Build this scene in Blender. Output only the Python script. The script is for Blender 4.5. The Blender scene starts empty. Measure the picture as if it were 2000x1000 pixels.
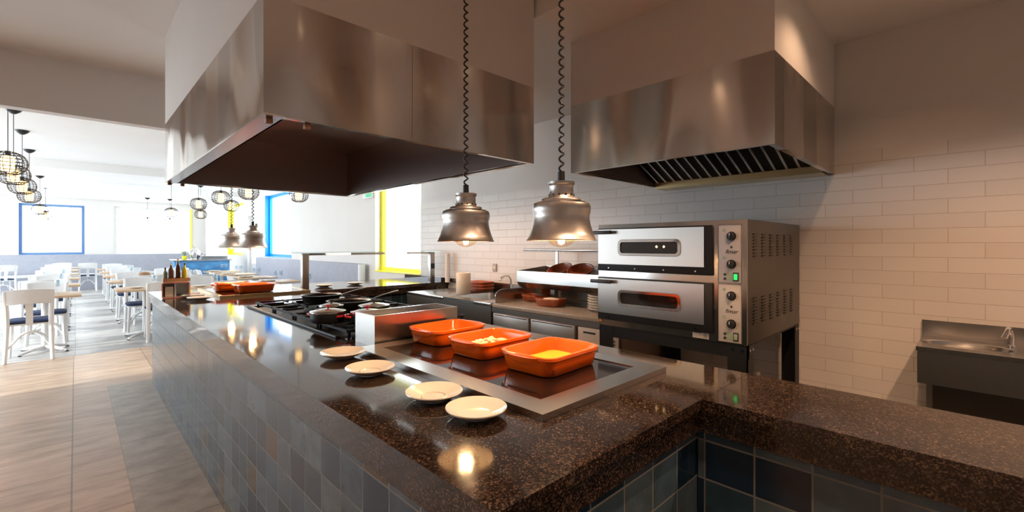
import bpy, bmesh, math, random
from mathutils import Vector, Matrix
random.seed(7)
PI = math.pi
C = bpy.context.scene.collection
S = bpy.context.scene

# ------------------------------------------------------------------ camera
CAMH = 1.40
F = 880.0
cam_d = bpy.data.cameras.new('camera'); cam = bpy.data.objects.new('camera', cam_d); C.objects.link(cam)
cam_d.sensor_width = 36.0; cam_d.lens = 36.0*F/2000.0; cam_d.shift_y = -0.010; cam_d.clip_start = 0.02; cam_d.clip_end = 200
cam.location = (0, 0, CAMH)
cam.rotation_euler = (PI/2, 0, -math.atan2(0.696, 0.718))
S.camera = cam
# ------------------------------------------------------------------ world
W = bpy.data.worlds.new('world'); S.world = W; W.use_nodes = True
bg = W.node_tree.nodes['Background']; bg.inputs[0].default_value = (0.86, 0.93, 1.0, 1); bg.inputs[1].default_value = 6.2
# ------------------------------------------------------------------ exposure
S.view_settings.view_transform = 'Standard'; S.view_settings.look = 'None'
S.view_settings.exposure = 0.28; S.view_settings.gamma = 1.0; S.view_settings.use_curve_mapping = False
S.cycles.use_denoising = True
S.cycles.max_bounces = 8; S.cycles.diffuse_bounces = 4; S.cycles.glossy_bounces = 5
S.cycles.transmission_bounces = 6; S.cycles.transparent_max_bounces = 12
S.cycles.sample_clamp_indirect = 6.0; S.cycles.blur_glossy = 0.5
S.cycles.caustics_reflective = False; S.cycles.caustics_refractive = False

def light(name, kind, loc, power, color=(1, .93, .84), size=.1, rot=(0, 0, 0), **kw):
    d = bpy.data.lights.new(name, kind); o = bpy.data.objects.new(name, d); C.objects.link(o)
    d.energy = power; d.color = color; o.location = loc; o.rotation_euler = rot
    if kind == 'AREA':
        d.shape = 'RECTANGLE'; d.size = size; d.size_y = kw.get('sy', size)
        if kw.get('portal'): d.cycles.is_portal = True
    elif kind == 'SPOT':
        d.spot_size = kw.get('cone', 1.6); d.spot_blend = kw.get('blend', .5); d.shadow_soft_size = size
    elif kind == 'SUN':
        d.angle = size
    else:
        d.shadow_soft_size = size
    return o
# windows: (wall, along0, along1, z0, z1)
WX = 3.55; WY = 20.5; WL = -4.0; WB = -2.6; CEIL = 2.945; CEILK = 2.71
WIN_R = [(5.53, 6.90, 0.98, 2.65), (10.9, 12.9, 1.12, 2.70), (15.0, 16.9, 1.12, 2.70)]
WIN_F = [(-1.25, 0.22, 1.12, 2.72), (.95, 3.15, 1.12, 2.75)]
WIN_L = [(6.05, 10.2, 0.1, 2.7), (10.3, 14.7, 0.1, 2.7), (14.8, 19.2, 0.1, 2.7)]
for a, b, z0, z1 in WIN_R:
    light('daylight_portal', 'AREA', (WX+.30, (a+b)/2, (z0+z1)/2), 1, size=z1-z0, sy=b-a, rot=(0, PI/2, 0), portal=True)
for a, b, z0, z1 in WIN_F:
    light('daylight_portal', 'AREA', ((a+b)/2, WY+.30, (z0+z1)/2), 1, size=b-a, sy=z1-z0, rot=(-PI/2, 0, 0), portal=True)
for a, b, z0, z1 in WIN_L:
    light('daylight_portal', 'AREA', (WL-.30, (a+b)/2, (z0+z1)/2), 1, size=z1-z0, sy=b-a, rot=(0, -PI/2, 0), portal=True)
light('sun', 'SUN', (-20, 10, 12), 4.5, (1, .93, .84), .02, rot=(0, -math.radians(62), math.radians(3)))
WARM = (1, .60, .36)
DOWN_AND_FILL = [(2.60, .34, CEILK-.03, 1.8), (1.0, .1, CEIL-.03, 17), (-1.5, .6, CEIL-.03, 12), (-1.4, 3.2, CEIL-.03, 14), (2.09, 4.38, CEILK-.03, 14), (2.2, -.5, CEILK-.03, 16), (2.09, 3.2, CEILK-.03, 14)]  # first makes the scallop on the casing; the others are added out-of-view warm fill
PEND = [(1.278, 1.62), (1.30, 1.077), (1.245, 4.92), (1.245, 5.75)]

# ------------------------------------------------------------------ material helpers
def mat(name):
    m = bpy.data.materials.new(name); m.use_nodes = True
    nt = m.node_tree; p = nt.nodes['Principled BSDF']
    return m, nt, p
def N(nt, t, **kw):
    n = nt.nodes.new(t)
    for k, v in kw.items():
        if k.startswith('i_'):
            n.inputs[k[2:].replace('_', ' ')].default_value = v
        else: setattr(n, k, v)
    return n
def L(nt, a, b): nt.links.new(a, b)
def ramp(nt, fac, stops, mode='LINEAR'):
    r = nt.nodes.new('ShaderNodeValToRGB'); r.color_ramp.interpolation = mode
    e = r.color_ramp.elements
    while len(e) > 1: e.remove(e[-1])
    e[0].position = stops[0][0]; e[0].color = (*stops[0][1], 1)
    for p_, c in stops[1:]:
        x = e.new(p_); x.color = (*c, 1)
    L(nt, fac, r.inputs[0]); return r
def coords(nt, scale=(1, 1, 1), swz=None, off=(0, 0, 0), kind='Object'):
    tc = nt.nodes.new('ShaderNodeTexCoord')
    src = tc.outputs[kind]
    if swz:
        s = nt.nodes.new('ShaderNodeSeparateXYZ'); c = nt.nodes.new('ShaderNodeCombineXYZ')
        L(nt, src, s.inputs[0])
        for i, a in enumerate(swz):
            if a is not None: L(nt, s.outputs[a], c.inputs[i])
        src = c.outputs[0]
    mp = nt.nodes.new('ShaderNodeMapping'); mp.inputs['Scale'].default_value = scale; mp.inputs['Location'].default_value = off
    L(nt, src, mp.inputs[0]); return mp.outputs[0]
def noise(nt, vec, scale, detail=4, rough=.5):
    n = nt.nodes.new('ShaderNodeTexNoise'); n.inputs['Scale'].default_value = scale
    n.inputs['Detail'].default_value = detail; n.inputs['Roughness'].default_value = rough
    L(nt, vec, n.inputs['Vector']); return n.outputs['Fac']
def bump(nt, p, h, strength=.2, dist=.01):
    b = nt.nodes.new('ShaderNodeBump'); b.inputs['Strength'].default_value = strength; b.inputs['Distance'].default_value = dist
    L(nt, h, b.inputs['Height']); L(nt, b.outputs[0], p.inputs['Normal']); return b
def simple(name, col, rough=.5, metal=0, spec=None, var=.06, nscale=8, bmp=0, **kw):
    m, nt, p = mat(name)
    v = coords(nt); f = noise(nt, v, nscale)
    c0 = tuple(max(0, c*(1-var)) for c in col); c1 = tuple(min(1, c*(1+var)) for c in col)
    r = ramp(nt, f, [(.3, c0), (.7, c1)]); L(nt, r.outputs[0], p.inputs['Base Color'])
    p.inputs['Roughness'].default_value = rough; p.inputs['Metallic'].default_value = metal
    if spec is not None: p.inputs['Specular IOR Level'].default_value = spec
    if kw.get('coat'): p.inputs['Coat Weight'].default_value = kw['coat']; p.inputs['Coat Roughness'].default_value = .08
    if bmp: bump(nt, p, noise(nt, v, nscale*6), bmp)
    return m
def emis(name, col, strength, base=None):
    m, nt, p = mat(name); p.inputs['Base Color'].default_value = (*(base or col), 1)
    p.inputs['Emission Color'].default_value = (*col, 1); p.inputs['Emission Strength'].default_value = strength
    return m
def thin_glass(name, tint=(.95, .98, .97), refl=.12, rough=.02):
    m, nt, p = mat(name)
    t = N(nt, 'ShaderNodeBsdfTransparent'); t.inputs[0].default_value = (*tint, 1)
    g = N(nt, 'ShaderNodeBsdfGlossy'); g.inputs['Roughness'].default_value = rough
    lw = N(nt, 'ShaderNodeLayerWeight'); lw.inputs[0].default_value = .5
    pw = N(nt, 'ShaderNodeMath', operation='POWER'); L(nt, lw.outputs['Facing'], pw.inputs[0]); pw.inputs[1].default_value = 3
    ml = N(nt, 'ShaderNodeMath', operation='MULTIPLY_ADD'); L(nt, pw.outputs[0], ml.inputs[0]); ml.inputs[1].default_value = refl*1.5; ml.inputs[2].default_value = refl*.25
    mx = N(nt, 'ShaderNodeMixShader'); L(nt, ml.outputs[0], mx.inputs[0]); L(nt, t.outputs[0], mx.inputs[1]); L(nt, g.outputs[0], mx.inputs[2])
    L(nt, mx.outputs[0], nt.nodes['Material Output'].inputs[0]); return m
def brushed(name, col=(.58, .555, .53), rough=.27, sc=(2, 60, 60), dents=0, bstr=.05, aniso=.65):
    m, nt, p = mat(name)
    v = coords(nt, scale=sc); f = noise(nt, v, 8, 5)
    r = ramp(nt, f, [(.3, tuple(c*.985 for c in col)), (.7, tuple(min(1, c*1.015) for c in col))]); L(nt, r.outputs[0], p.inputs['Base Color'])
    rr = ramp(nt, f, [(.3, (rough*.95,)*3), (.7, (rough*1.05,)*3)]); L(nt, rr.outputs[0], p.inputs['Roughness'])
    p.inputs['Metallic'].default_value = 1
    tg = N(nt, 'ShaderNodeTangent', direction_type='RADIAL', axis='Z'); L(nt, tg.outputs[0], p.inputs['Tangent'])
    p.inputs['Anisotropic'].default_value = aniso
    b = bump(nt, p, f, bstr*.1, .0001)
    if dents:
        v2 = coords(nt, scale=(1.8, 1.8, .5)); f2 = noise(nt, v2, 1.7, 0)
        b2 = N(nt, 'ShaderNodeBump'); b2.inputs['Strength'].default_value = 1; b2.inputs['Distance'].default_value = dents
        L(nt, f2, b2.inputs['Height']); L(nt, b2.outputs[0], b.inputs['Normal'])
    return m
M = {}
M['plaster'] = simple('white_plaster', (.78, .75, .72), .85, var=.015, nscale=2, bmp=.04)
M['ceilp'] = simple('ceiling_paint', (.88, .87, .86), .9, var=.01, nscale=2)
M['steel'] = brushed('brushed_steel', aniso=0, bstr=0, rough=.24)
M['steel_v'] = brushed('brushed_steel_upright', col=(.50, .475, .45), sc=(60, 60, 2), rough=.36)
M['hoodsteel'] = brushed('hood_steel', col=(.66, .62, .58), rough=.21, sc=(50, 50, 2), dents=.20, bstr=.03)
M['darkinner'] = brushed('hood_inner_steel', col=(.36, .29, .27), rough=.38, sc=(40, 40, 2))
M['oven_side'] = brushed('oven_side_steel', col=(.17, .155, .14), rough=.35, sc=(2, 2, 60))
M['alu'] = brushed('spun_aluminium', col=(.60, .57, .54), rough=.33, sc=(3, 3, 90), bstr=.06)
M['chrome'] = simple('chrome', (.8, .8, .8), .08, 1, var=0)
M['black'] = simple('black_plastic', (.015, .015, .017), .4)
M['blackmetal'] = simple('black_painted_metal', (.012, .013, .016), .45, spec=.3)
M['castiron'] = simple('cast_iron', (.012, .014, .022), .6, spec=.25, bmp=.2, nscale=20)
M['white'] = simple('white_lacquer', (.80, .80, .80), .4, var=.02)
M['white_china'] = simple('glazed_china', (.86, .82, .76), .12, var=.01, coat=.6)
M['orange'] = simple('orange_glaze', (.97, .14, .006), .16, var=.03, coat=.8)
M['terra'] = simple('terracotta_glaze', (.42, .10, .035), .3, var=.2, nscale=14, coat=.4)
M['navy'] = simple('navy_fabric', (.014, .03, .09), .8, var=.2, nscale=40, bmp=.2)
M['bench_grey'] = simple('grey_upholstery', (.42, .43, .50), .8, var=.05)
M['oak'] = None
M['yellow'] = simple('yellow_paint', (.95, .85, .02), .4, var=.02)
M['blue'] = simple('blue_paint', (.0, .32, .85), .4, var=.02)
M['frameblue'] = simple('dusty_blue_paint', (.16, .30, .55), .5, var=.02)
M['glass'] = thin_glass('window_glass', (.97, .99, .99), .08)
M['shelfglass'] = thin_glass('guard_glass', (.86, .94, .92), .35)
M['bulbglass'] = thin_glass('bulb_glass', (1, .93, .82), .3)
M['ceran'] = simple('ceramic_glass', (.012, .008, .007), .06, var=.2, spec=.8)
M['bulb'] = emis('warm_filament', (1, .62, .28), 70)
M['cagebulb'] = emis('lantern_glow', (1, .62, .24), 4)
M['green_led'] = emis('green_lamp', (.02, .7, .12), 1.0)
M['downled'] = emis('downlight_glow', (1, .78, .5), 12)
M['warmstrip'] = emis('warm_strip', (1, .8, .5), 6)
M['ink'] = simple('black_ink', (.02, .02, .02), .5)
M['panelgrey'] = simple('control_panel_grey', (.48, .44, .42), .45, var=.02)
M['exit'] = emis('exit_green', (.05, .55, .25), .5)
M['red'] = simple('red_enamel', (.55, .015, .02), .2, coat=.6)
M['coral'] = simple('coral_paint', (.85, .35, .27), .5)
M['cream'] = simple('cream_food', (.90, .80, .52), .45, var=.12, nscale=30)
M['oil'] = simple('yellow_oil', (.95, .50, .05), .08, var=.1)
M['lining'] = simple('white_enamel_lining', (.85, .78, .70), .4)
M['paper'] = simple('paper', (.82, .77, .68), .9)
M['brownglass'] = simple('brown_sauce_glass', (.10, .03, .015), .1, coat=.5)
M['oilglass'] = simple('olive_oil_glass', (.62, .48, .02), .1, coat=.5)
M['wood'] = simple('wood_brown', (.36, .20, .10), .5, var=.2)
M['warn'] = simple('warning_orange', (.8, .28, .03), .5)
M['leaf'] = simple('sage_green', (.3, .38, .28), .6)
M['sheet'] = simple('silver_tray', (.5, .52, .55), .25, 1)
M['brass'] = simple('brass_strip', (.62, .46, .24), .3, 1)

def m_granite():
    m, nt, p = mat('brown_granite')
    v = coords(nt); 
    vo = N(nt, 'ShaderNodeTexVoronoi'); vo.inputs['Scale'].default_value = 290; L(nt, v, vo.inputs['Vector'])
    n1 = noise(nt, v, 130, 6, .7); n2 = noise(nt, v, 9, 3)
    mx = N(nt, 'ShaderNodeMix', data_type='RGBA'); mx.inputs[0].default_value = .5
    sep = N(nt, 'ShaderNodeSeparateColor'); L(nt, vo.outputs['Color'], sep.inputs[0])
    ad = N(nt, 'ShaderNodeMath', operation='ADD'); L(nt, sep.outputs[0], ad.inputs[0]); L(nt, n1, ad.inputs[1])
    a2 = N(nt, 'ShaderNodeMath', operation='MULTIPLY'); a2.inputs[1].default_value = .5; L(nt, ad.outputs[0], a2.inputs[0])
    a3 = N(nt, 'ShaderNodeMath', operation='MULTIPLY_ADD'); a3.inputs[1].default_value = .25; L(nt, n2, a3.inputs[0]); L(nt, a2.outputs[0], a3.inputs[2])
    r = ramp(nt, a3.outputs[0], [(.35, (.006, .004, .004)), (.56, (.010, .007, .006)), (.68, (.030, .019, .014)), (.81, (.075, .047, .032)), (.95, (.17, .115, .08))])
    L(nt, r.outputs[0], p.inputs['Base Color']); p.inputs['Roughness'].default_value = .07
    p.inputs['Specular IOR Level'].default_value = .55
    return m
M['granite'] = m_granite()

def m_tile(name, swz, offs):
    m, nt, p = mat(name)
    v = coords(nt, swz=swz, off=offs)
    b = N(nt, 'ShaderNodeTexBrick', offset=0, squash=1, offset_frequency=1, squash_frequency=1)
    b.inputs['Scale'].default_value = 1; b.inputs['Mortar Size'].default_value = .0028; b.inputs['Mortar Smooth'].default_value = .1
    b.inputs['Brick Width'].default_value = .144; b.inputs['Row Height'].default_value = .12; b.inputs['Bias'].default_value = 0
    b.inputs['Color1'].default_value = (0, 0, 0, 1); b.inputs['Color2'].default_value = (1, 1, 1, 1); b.inputs['Mortar'].default_value = (0, 0, 0, 1)
    L(nt, v, b.inputs['Vector'])
    r = ramp(nt, b.outputs['Color'], [(0, (.004, .022, .050)), (.15, (.036, .078, .125)), (.30, (.011, .040, .080)), (.45, (.055, .098, .135)), (.58, (.018, .052, .085)),
                                      (.70, (.075, .118, .150)), (.80, (.022, .048, .065)), (.95, (.075, .050, .022))], 'CONSTANT')
    n = noise(nt, coords(nt), 14, 5); rn = ramp(nt, n, [(.3, (.72,)*3), (.7, (1.2,)*3)])
    mu = N(nt, 'ShaderNodeMix', data_type='RGBA', blend_type='MULTIPLY'); mu.inputs[0].default_value = 1
    L(nt, r.outputs[0], mu.inputs[6]); L(nt, rn.outputs[0], mu.inputs[7])
    mx = N(nt, 'ShaderNodeMix', data_type='RGBA'); L(nt, b.outputs['Fac'], mx.inputs[0]); L(nt, mu.outputs[2], mx.inputs[6]); mx.inputs[7].default_value = (.17, .18, .18, 1)
    L(nt, mx.outputs[2], p.inputs['Base Color'])
    rr = ramp(nt, b.outputs['Fac'], [(0, (.17,)*3), (1, (.8,)*3)]); L(nt, rr.outputs[0], p.inputs['Roughness'])
    inv = N(nt, 'ShaderNodeMath', operation='SUBTRACT'); inv.inputs[0].default_value = 1; L(nt, b.outputs['Fac'], inv.inputs[1])
    ad = N(nt, 'ShaderNodeMath', operation='MULTIPLY_ADD'); ad.inputs[1].default_value = .25; L(nt, n, ad.inputs[0]); L(nt, inv.outputs[0], ad.inputs[2])
    bump(nt, p, ad.outputs[0], .5, .002)
    return m
M['tile_x'] = m_tile('blue_tiles_long_side', (1, 2, None), (-1.026+1.44*3, -.07+.12, 0))
M['tile_y'] = m_tile('blue_tiles_short_side', (0, 2, None), (-.565+1.44*2, -.07+.12, 0))

def m_brick():
    m, nt, p = mat('white_metro_tiles')
    v = coords(nt, swz=(1, 2, None), off=(-.403+5.8, .012, 0))
    b = N(nt, 'ShaderNodeTexBrick', offset=.5, squash=1, offset_frequency=2, squash_frequency=1)
    b.inputs['Scale'].default_value = 1; b.inputs['Mortar Size'].default_value = .0022; b.inputs['Mortar Smooth'].default_value = .4
    b.inputs['Brick Width'].default_value = .29; b.inputs['Row Height'].default_value = .084
    b.inputs['Color1'].default_value = (.74, .69, .65, 1); b.inputs['Color2'].default_value = (.79, .745, .70, 1); b.inputs['Mortar'].default_value = (.58, .50, .45, 1)
    L(nt, v, b.inputs['Vector']); L(nt, b.outputs['Color'], p.inputs['Base Color'])
    rr = ramp(nt, b.outputs['Fac'], [(0, (.30,)*3), (1, (.8,)*3)]); L(nt, rr.outputs[0], p.inputs['Roughness'])
    inv = N(nt, 'ShaderNodeMath', operation='SUBTRACT'); inv.inputs[0].default_value = 1; L(nt, b.outputs['Fac'], inv.inputs[1])
    ad = N(nt, 'ShaderNodeMath', operation='MULTIPLY_ADD'); ad.inputs[1].default_value = .35; L(nt, noise(nt, v, 7, 2), ad.inputs[0]); L(nt, inv.outputs[0], ad.inputs[2])
    bump(nt, p, ad.outputs[0], .45, .003)
    return m
M['brick'] = m_brick()

def m_floor(name, c0, c1, bw, rh, off, mort, grain=(1.2, 4.5, 1), rough=.34):
    m, nt, p = mat(name)
    v = coords(nt, off=off)
    b = N(nt, 'ShaderNodeTexBrick', offset=0.0, squash=1, offset_frequency=2, squash_frequency=1)
    b.inputs['Scale'].default_value = 1; b.inputs['Mortar Size'].default_value = .0045; b.inputs['Mortar Smooth'].default_value = .2
    b.inputs['Brick Width'].default_value = bw; b.inputs['Row Height'].default_value = rh
    b.inputs['Color1'].default_value = (.86, .86, .86, 1); b.inputs['Color2'].default_value = (1.1, 1.1, 1.1, 1); b.inputs['Mortar'].default_value = (.5, .5, .5, 1)
    L(nt, v, b.inputs['Vector'])
    g = noise(nt, coords(nt, scale=grain), 2.2, 7, .62)
    r = ramp(nt, g, [(.32, c0), (.68, c1)])
    mu = N(nt, 'ShaderNodeMix', data_type='RGBA', blend_type='MULTIPLY'); mu.inputs[0].default_value = 1
    L(nt, r.outputs[0], mu.inputs[6]); L(nt, b.outputs['Color'], mu.inputs[7]); L(nt, mu.outputs[2], p.inputs['Base Color'])
    p.inputs['Roughness'].default_value = rough
    inv = N(nt, 'ShaderNodeMath', operation='SUBTRACT'); inv.inputs[0].default_value = 1; L(nt, b.outputs['Fac'], inv.inputs[1])
    ad = N(nt, 'ShaderNodeMath', operation='MULTIPLY_ADD'); ad.inputs[1].default_value = .3; L(nt, g, ad.inputs[0]); L(nt, inv.outputs[0], ad.inputs[2])
    bump(nt, p, ad.outputs[0], .3, .002)
    return m
M['floor_warm'] = m_floor('beige_wood_look_tiles', (.30, .205, .14), (.50, .375, .28), .65, .66, (13.014, 9.99, 0), .4)
M['floor_strip'] = m_floor('grey_beige_border_tiles', (.20, .17, .14), (.36, .31, .26), .62, .675, (6.0-.228+.2, 9.97, 0), .35, grain=(2.5, 3, 1))
M['floor_grey'] = m_floor('grey_wood_look_tiles', (.30, .30, .31), (.50, .49, .48), 1.2, .3, (12, 12, 0), .6)
def m_oak():
    m, nt, p = mat('light_oak')
    g = noise(nt, coords(nt, scale=(2, 18, 2)), 3, 5)
    r = ramp(nt, g, [(.3, (.50, .33, .20)), (.7, (.68, .48, .31))]); L(nt, r.outputs[0], p.inputs['Base Color']); p.inputs['Roughness'].default_value = .45
    return m
M['oak'] = m_oak()
def m_bluebar():
    m, nt, p = mat('blue_mottled_panel')
    g = noise(nt, coords(nt, scale=(1, 1, 2)), 3, 4)
    r = ramp(nt, g, [(.3, (.03, .13, .30)), (.7, (.10, .33, .60))]); L(nt, r.outputs[0], p.inputs['Base Color']); return m
M['bluebar'] = m_bluebar()
def m_bench():
    m, nt, p = mat('speckled_grey_stone')
    g = noise(nt, coords(nt), 120, 5, .7)
    r = ramp(nt, g, [(.35, (.20, .17, .15)), (.65, (.46, .42, .38))]); L(nt, r.outputs[0], p.inputs['Base Color']); p.inputs['Roughness'].default_value = .22; return m
M['stone'] = m_bench()

# ------------------------------------------------------------------ mesh helpers
class MB:
    def __init__(s): s.bm = bmesh.new()
    def box(s, x0, x1, y0, y1, z0, z1, bev=0, mi=0, seg=2):
        r = bmesh.ops.create_cube(s.bm, size=1.0); vs = r['verts']
        bmesh.ops.scale(s.bm, vec=(abs(x1-x0), abs(y1-y0), abs(z1-z0)), verts=vs)
        bmesh.ops.translate(s.bm, vec=((x0+x1)/2, (y0+y1)/2, (z0+z1)/2), verts=vs)
        fs = {f for v in vs for f in v.link_faces}
        for f in fs: f.material_index = mi
        if bev:
            es = list({e for v in vs for e in v.link_edges})
            bmesh.ops.bevel(s.bm, geom=es, offset=bev, segments=seg, profile=.5, affect='EDGES', material=mi)
        return s
    def obox(s, c, size, rot, bev=0, mi=0):
        """box centred at c turned by euler rot"""
        from mathutils import Euler
        r = bmesh.ops.create_cube(s.bm, size=1.0); vs = r['verts']
        bmesh.ops.scale(s.bm, vec=size, verts=vs)
        for f in {f for v in vs for f in v.link_faces}: f.material_index = mi
        vsn = vs
        if bev:
            es = list({e for v in vs for e in v.link_edges})
            o = bmesh.ops.bevel(s.bm, geom=es, offset=bev, segments=2, profile=.5, affect='EDGES', material=mi)
            vsn = list({v for f in o['faces'] for v in f.verts} | {v for v in vs if v.is_valid})
        mtx = Matrix.Translation(c) @ Euler(rot).to_matrix().to_4x4()
        bmesh.ops.transform(s.bm, matrix=mtx, verts=vsn); return s
    def lathe(s, prof, n=32, c=(0, 0, 0), mi=0, sx=1, sy=1, cap=True):
        rings = []
        for r, z in prof:
            if r < 1e-6: rings.append([s.bm.verts.new((c[0], c[1], c[2]+z))])
            else: rings.append([s.bm.verts.new((c[0]+r*sx*math.cos(2*PI*k/n), c[1]+r*sy*math.sin(2*PI*k/n), c[2]+z)) for k in range(n)])
        s._skin(rings, mi, True)
        if cap:
            for rg, rev in ((rings[0], True), (rings[-1], False)):
                if len(rg) > 2:
                    try:
                        f = s.bm.faces.new(rg[::-1] if rev else rg); f.material_index = mi
                    except ValueError: pass
        return s
    def _skin(s, rings, mi, closed):
        for a, b in zip(rings, rings[1:]):
            na, nb = len(a), len(b); n = max(na, nb)
            for k in range(n if closed else n-1):
                q = []
                for v in (a[k % na], a[(k+1) % na], b[(k+1) % nb], b[k % nb]):
                    if v not in q: q.append(v)
                if len(q) > 2:
                    try: f = s.bm.faces.new(q); f.material_index = mi
                    except ValueError: pass
    def loft(s, loops, mi=0, cap=(True, True), closed=True):
        rings = [[s.bm.verts.new(p) for p in lp] for lp in loops]
        s._skin(rings, mi, closed)
        if cap[0]: 
            f = s.bm.faces.new(rings[0][::-1]); f.material_index = mi
        if cap[1]:
            f = s.bm.faces.new(rings[-1]); f.material_index = mi
        return s
    def tube(s, pts, r, n=8, mi=0, closed=False, flat=1.0):
        pts = [Vector(p) for p in pts]; m = len(pts); rings = []
        rr = r if isinstance(r, (list, tuple)) else [r]*m
        up = Vector((0, 0, 1)); prev = None
        for i, p in enumerate(pts):
            if closed: t = pts[(i+1) % m]-pts[i-1]
            else: t = pts[min(i+1, m-1)]-pts[max(i-1, 0)]
            t.normalize()
            if prev is None:
                a = up if abs(t.z) < .95 else Vector((1, 0, 0)); u = t.cross(a).normalized()
            else:
                u = prev-t*prev.dot(t)
                u = u.normalized() if u.length > 1e-6 else t.orthogonal().normalized()
            prev = u; w = t.cross(u)
            rings.append([s.bm.verts.new(p+rr[i]*(math.cos(2*PI*k/n)*u+flat*math.sin(2*PI*k/n)*w)) for k in range(n)])
        if closed: rings.append(rings[0])
        s._skin(rings, mi, True)
        if not closed:
            for rg in (rings[0][::-1], rings[-1]):
                f = s.bm.faces.new(rg); f.material_index = mi
        return s
    def cyl(s, p0, p1, r0, r1=None, n=16, mi=0):
        return s.tube([p0, p1], [r0, r1 if r1 is not None else r0], n=n, mi=mi)
    def build(s, name, mats, parent=None, loc=None, smooth=35):
        bmesh.ops.recalc_face_normals(s.bm, faces=s.bm.faces)
        me = bpy.data.meshes.new(name); s.bm.to_mesh(me); s.bm.free()
        for m in (mats if isinstance(mats, (list, tuple)) else [mats]): me.materials.append(m)
        if smooth and me.polygons:
            me.shade_smooth(); me.set_sharp_from_angle(angle=math.radians(smooth))
        o = bpy.data.objects.new(name, me); C.objects.link(o)
        if parent is not None: o.parent = parent
        if loc is not None: o.location = loc
        return o
def rrect(hx, hy, r, z, n=6, cx=0, cy=0):
    pts = []
    for (sx, sy, a0) in ((1, 1, 0), (-1, 1, PI/2), (-1, -1, PI), (1, -1, 3*PI/2)):
        for k in range(n+1):
            a = a0+k/n*PI/2
            pts.append((cx+sx*(hx-r)+r*math.cos(a), cy+sy*(hy-r)+r*math.sin(a), z))
    return pts
def thing(name, label, cat, loc=(0, 0, 0), rz=0, group=None):
    o = bpy.data.objects.new(name, None); C.objects.link(o); o.location = loc; o.rotation_euler = (0, 0, rz)
    o.empty_display_size = .05
    return tag(o, label, cat, group)
def tag(o, label, cat, group=None, kind=None):
    o['label'] = label; o['category'] = cat
    if group: o['group'] = group
    if kind: o['kind'] = kind
    return o
def struct(o): o['kind'] = 'structure'; return o
def children(o): return [c for c in C.objects if c.parent == o]
def copy_tree(o, parent=None):
    c = o.copy(); C.objects.link(c); c.parent = parent
    for ch in children(o): copy_tree(ch, c)
    return c
def text_mesh(name, txt, size, m, parent, loc, rot, ext=.0006, shear=0):
    cu = bpy.data.curves.new(name, 'FONT'); cu.body = txt; cu.size = size; cu.extrude = ext; cu.shear = shear
    cu.align_x = 'CENTER'; cu.align_y = 'CENTER'
    t = bpy.data.objects.new(name+'_src', cu); C.objects.link(t)
    dg = bpy.context.evaluated_depsgraph_get(); dg.update()
    me = bpy.data.meshes.new_from_object(t.evaluated_get(dg)); bpy.data.objects.remove(t)
    me.materials.clear(); me.materials.append(m)
    o = bpy.data.objects.new(name, me); C.objects.link(o); o.parent = parent; o.location = loc; o.rotation_euler = rot
    return o

# ================================================================== ROOM
T = .35
def wall_with_holes(mb, axis, pos, thick, a0, a1, z1, holes, mi=0):
    """axis 'x': wall plane x=pos spanning y a0..a1 ; 'y': plane y=pos spanning x"""
    def bx(u0, u1, w0, w1):
        if u1-u0 < 1e-4 or w1-w0 < 1e-4: return
        p0, p1 = sorted((pos, pos+thick))
        if axis == 'x': mb.box(p0, p1, u0, u1, w0, w1, mi=mi)
        else: mb.box(u0, u1, p0, p1, w0, w1, mi=mi)
    cur = a0
    for (h0, h1, hz0, hz1) in sorted(holes):
        bx(cur, h0, 0, z1); bx(h0, h1, 0, hz0); bx(h0, h1, hz1, z1); cur = h1
    bx(cur, a1, 0, z1)
DOOR = (13.55, 14.55, 0.0, 2.25)
HT = CEIL+.1
w = MB(); wall_with_holes(w, 'x', WX, T, 5.53, WY+T, HT, WIN_R+[DOOR]); struct(w.build('wall_right', M['plaster'], smooth=0))
w = MB(); w.box(WX, WX+T, WB, 5.53, 2.0, HT); struct(w.build('wall_right', M['plaster'], smooth=0))
w = MB(); w.box(WX-.008, WX+T, WB, 5.53, 0, 2.0); struct(w.build('wall_right', M['brick'], smooth=0))
w = MB(); wall_with_holes(w, 'y', WY, T, WL-T, WX, HT, WIN_F); struct(w.build('wall_far', M['plaster'], smooth=0))
w = MB(); wall_with_holes(w, 'x', WL, -T, WB, WY, HT, WIN_L); struct(w.build('wall_left', M['plaster'], smooth=0))
w = MB(); w.box(WL-T, WX+T, WB-.2, WB, 0, HT); struct(w.build('wall_back', M['plaster'], smooth=0))
w = MB(); w.box(WL, WX, WB, WY, CEIL, CEIL+.1); struct(w.build('ceiling', M['ceilp'], smooth=0))
w = MB(); w.box(1.9, WX, WB, 4.5, CEILK, CEIL); struct(w.build('ceiling', M['ceilp'], smooth=0))
# floors
w = MB(); w.box(WL, .228, WB, 8.02, -.1, 0); w.box(.228, WX, WB, 8.02, -.1, -.0005); struct(w.build('floor', M['floor_warm'], smooth=0))
w = MB(); w.box(.23, .60, WB, 6.02, -.05, .0015); struct(w.build('floor', M['floor_strip'], smooth=0))
w = MB(); w.box(WL, WX, 8.02, WY, -.1, 0); struct(w.build('floor', M['floor_grey'], smooth=0))
w = MB(); w.box(1.92, WX, -2.4, 4.7, -.02, .002); struct(w.build('floor', M['floor_strip'], smooth=0))
# beams
for y0, y1, zb in ((5.3, 5.42, 2.50), (11.5, 12.3, 2.79), (14.9, 15.7, 2.80)):
    w = MB(); w.box(WL, WX, y0, y1, zb, CEIL); struct(w.build('trim_%d' % (1+len([o for o in C.objects if o.name.startswith('trim')])), M['ceilp'], smooth=0))
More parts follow.
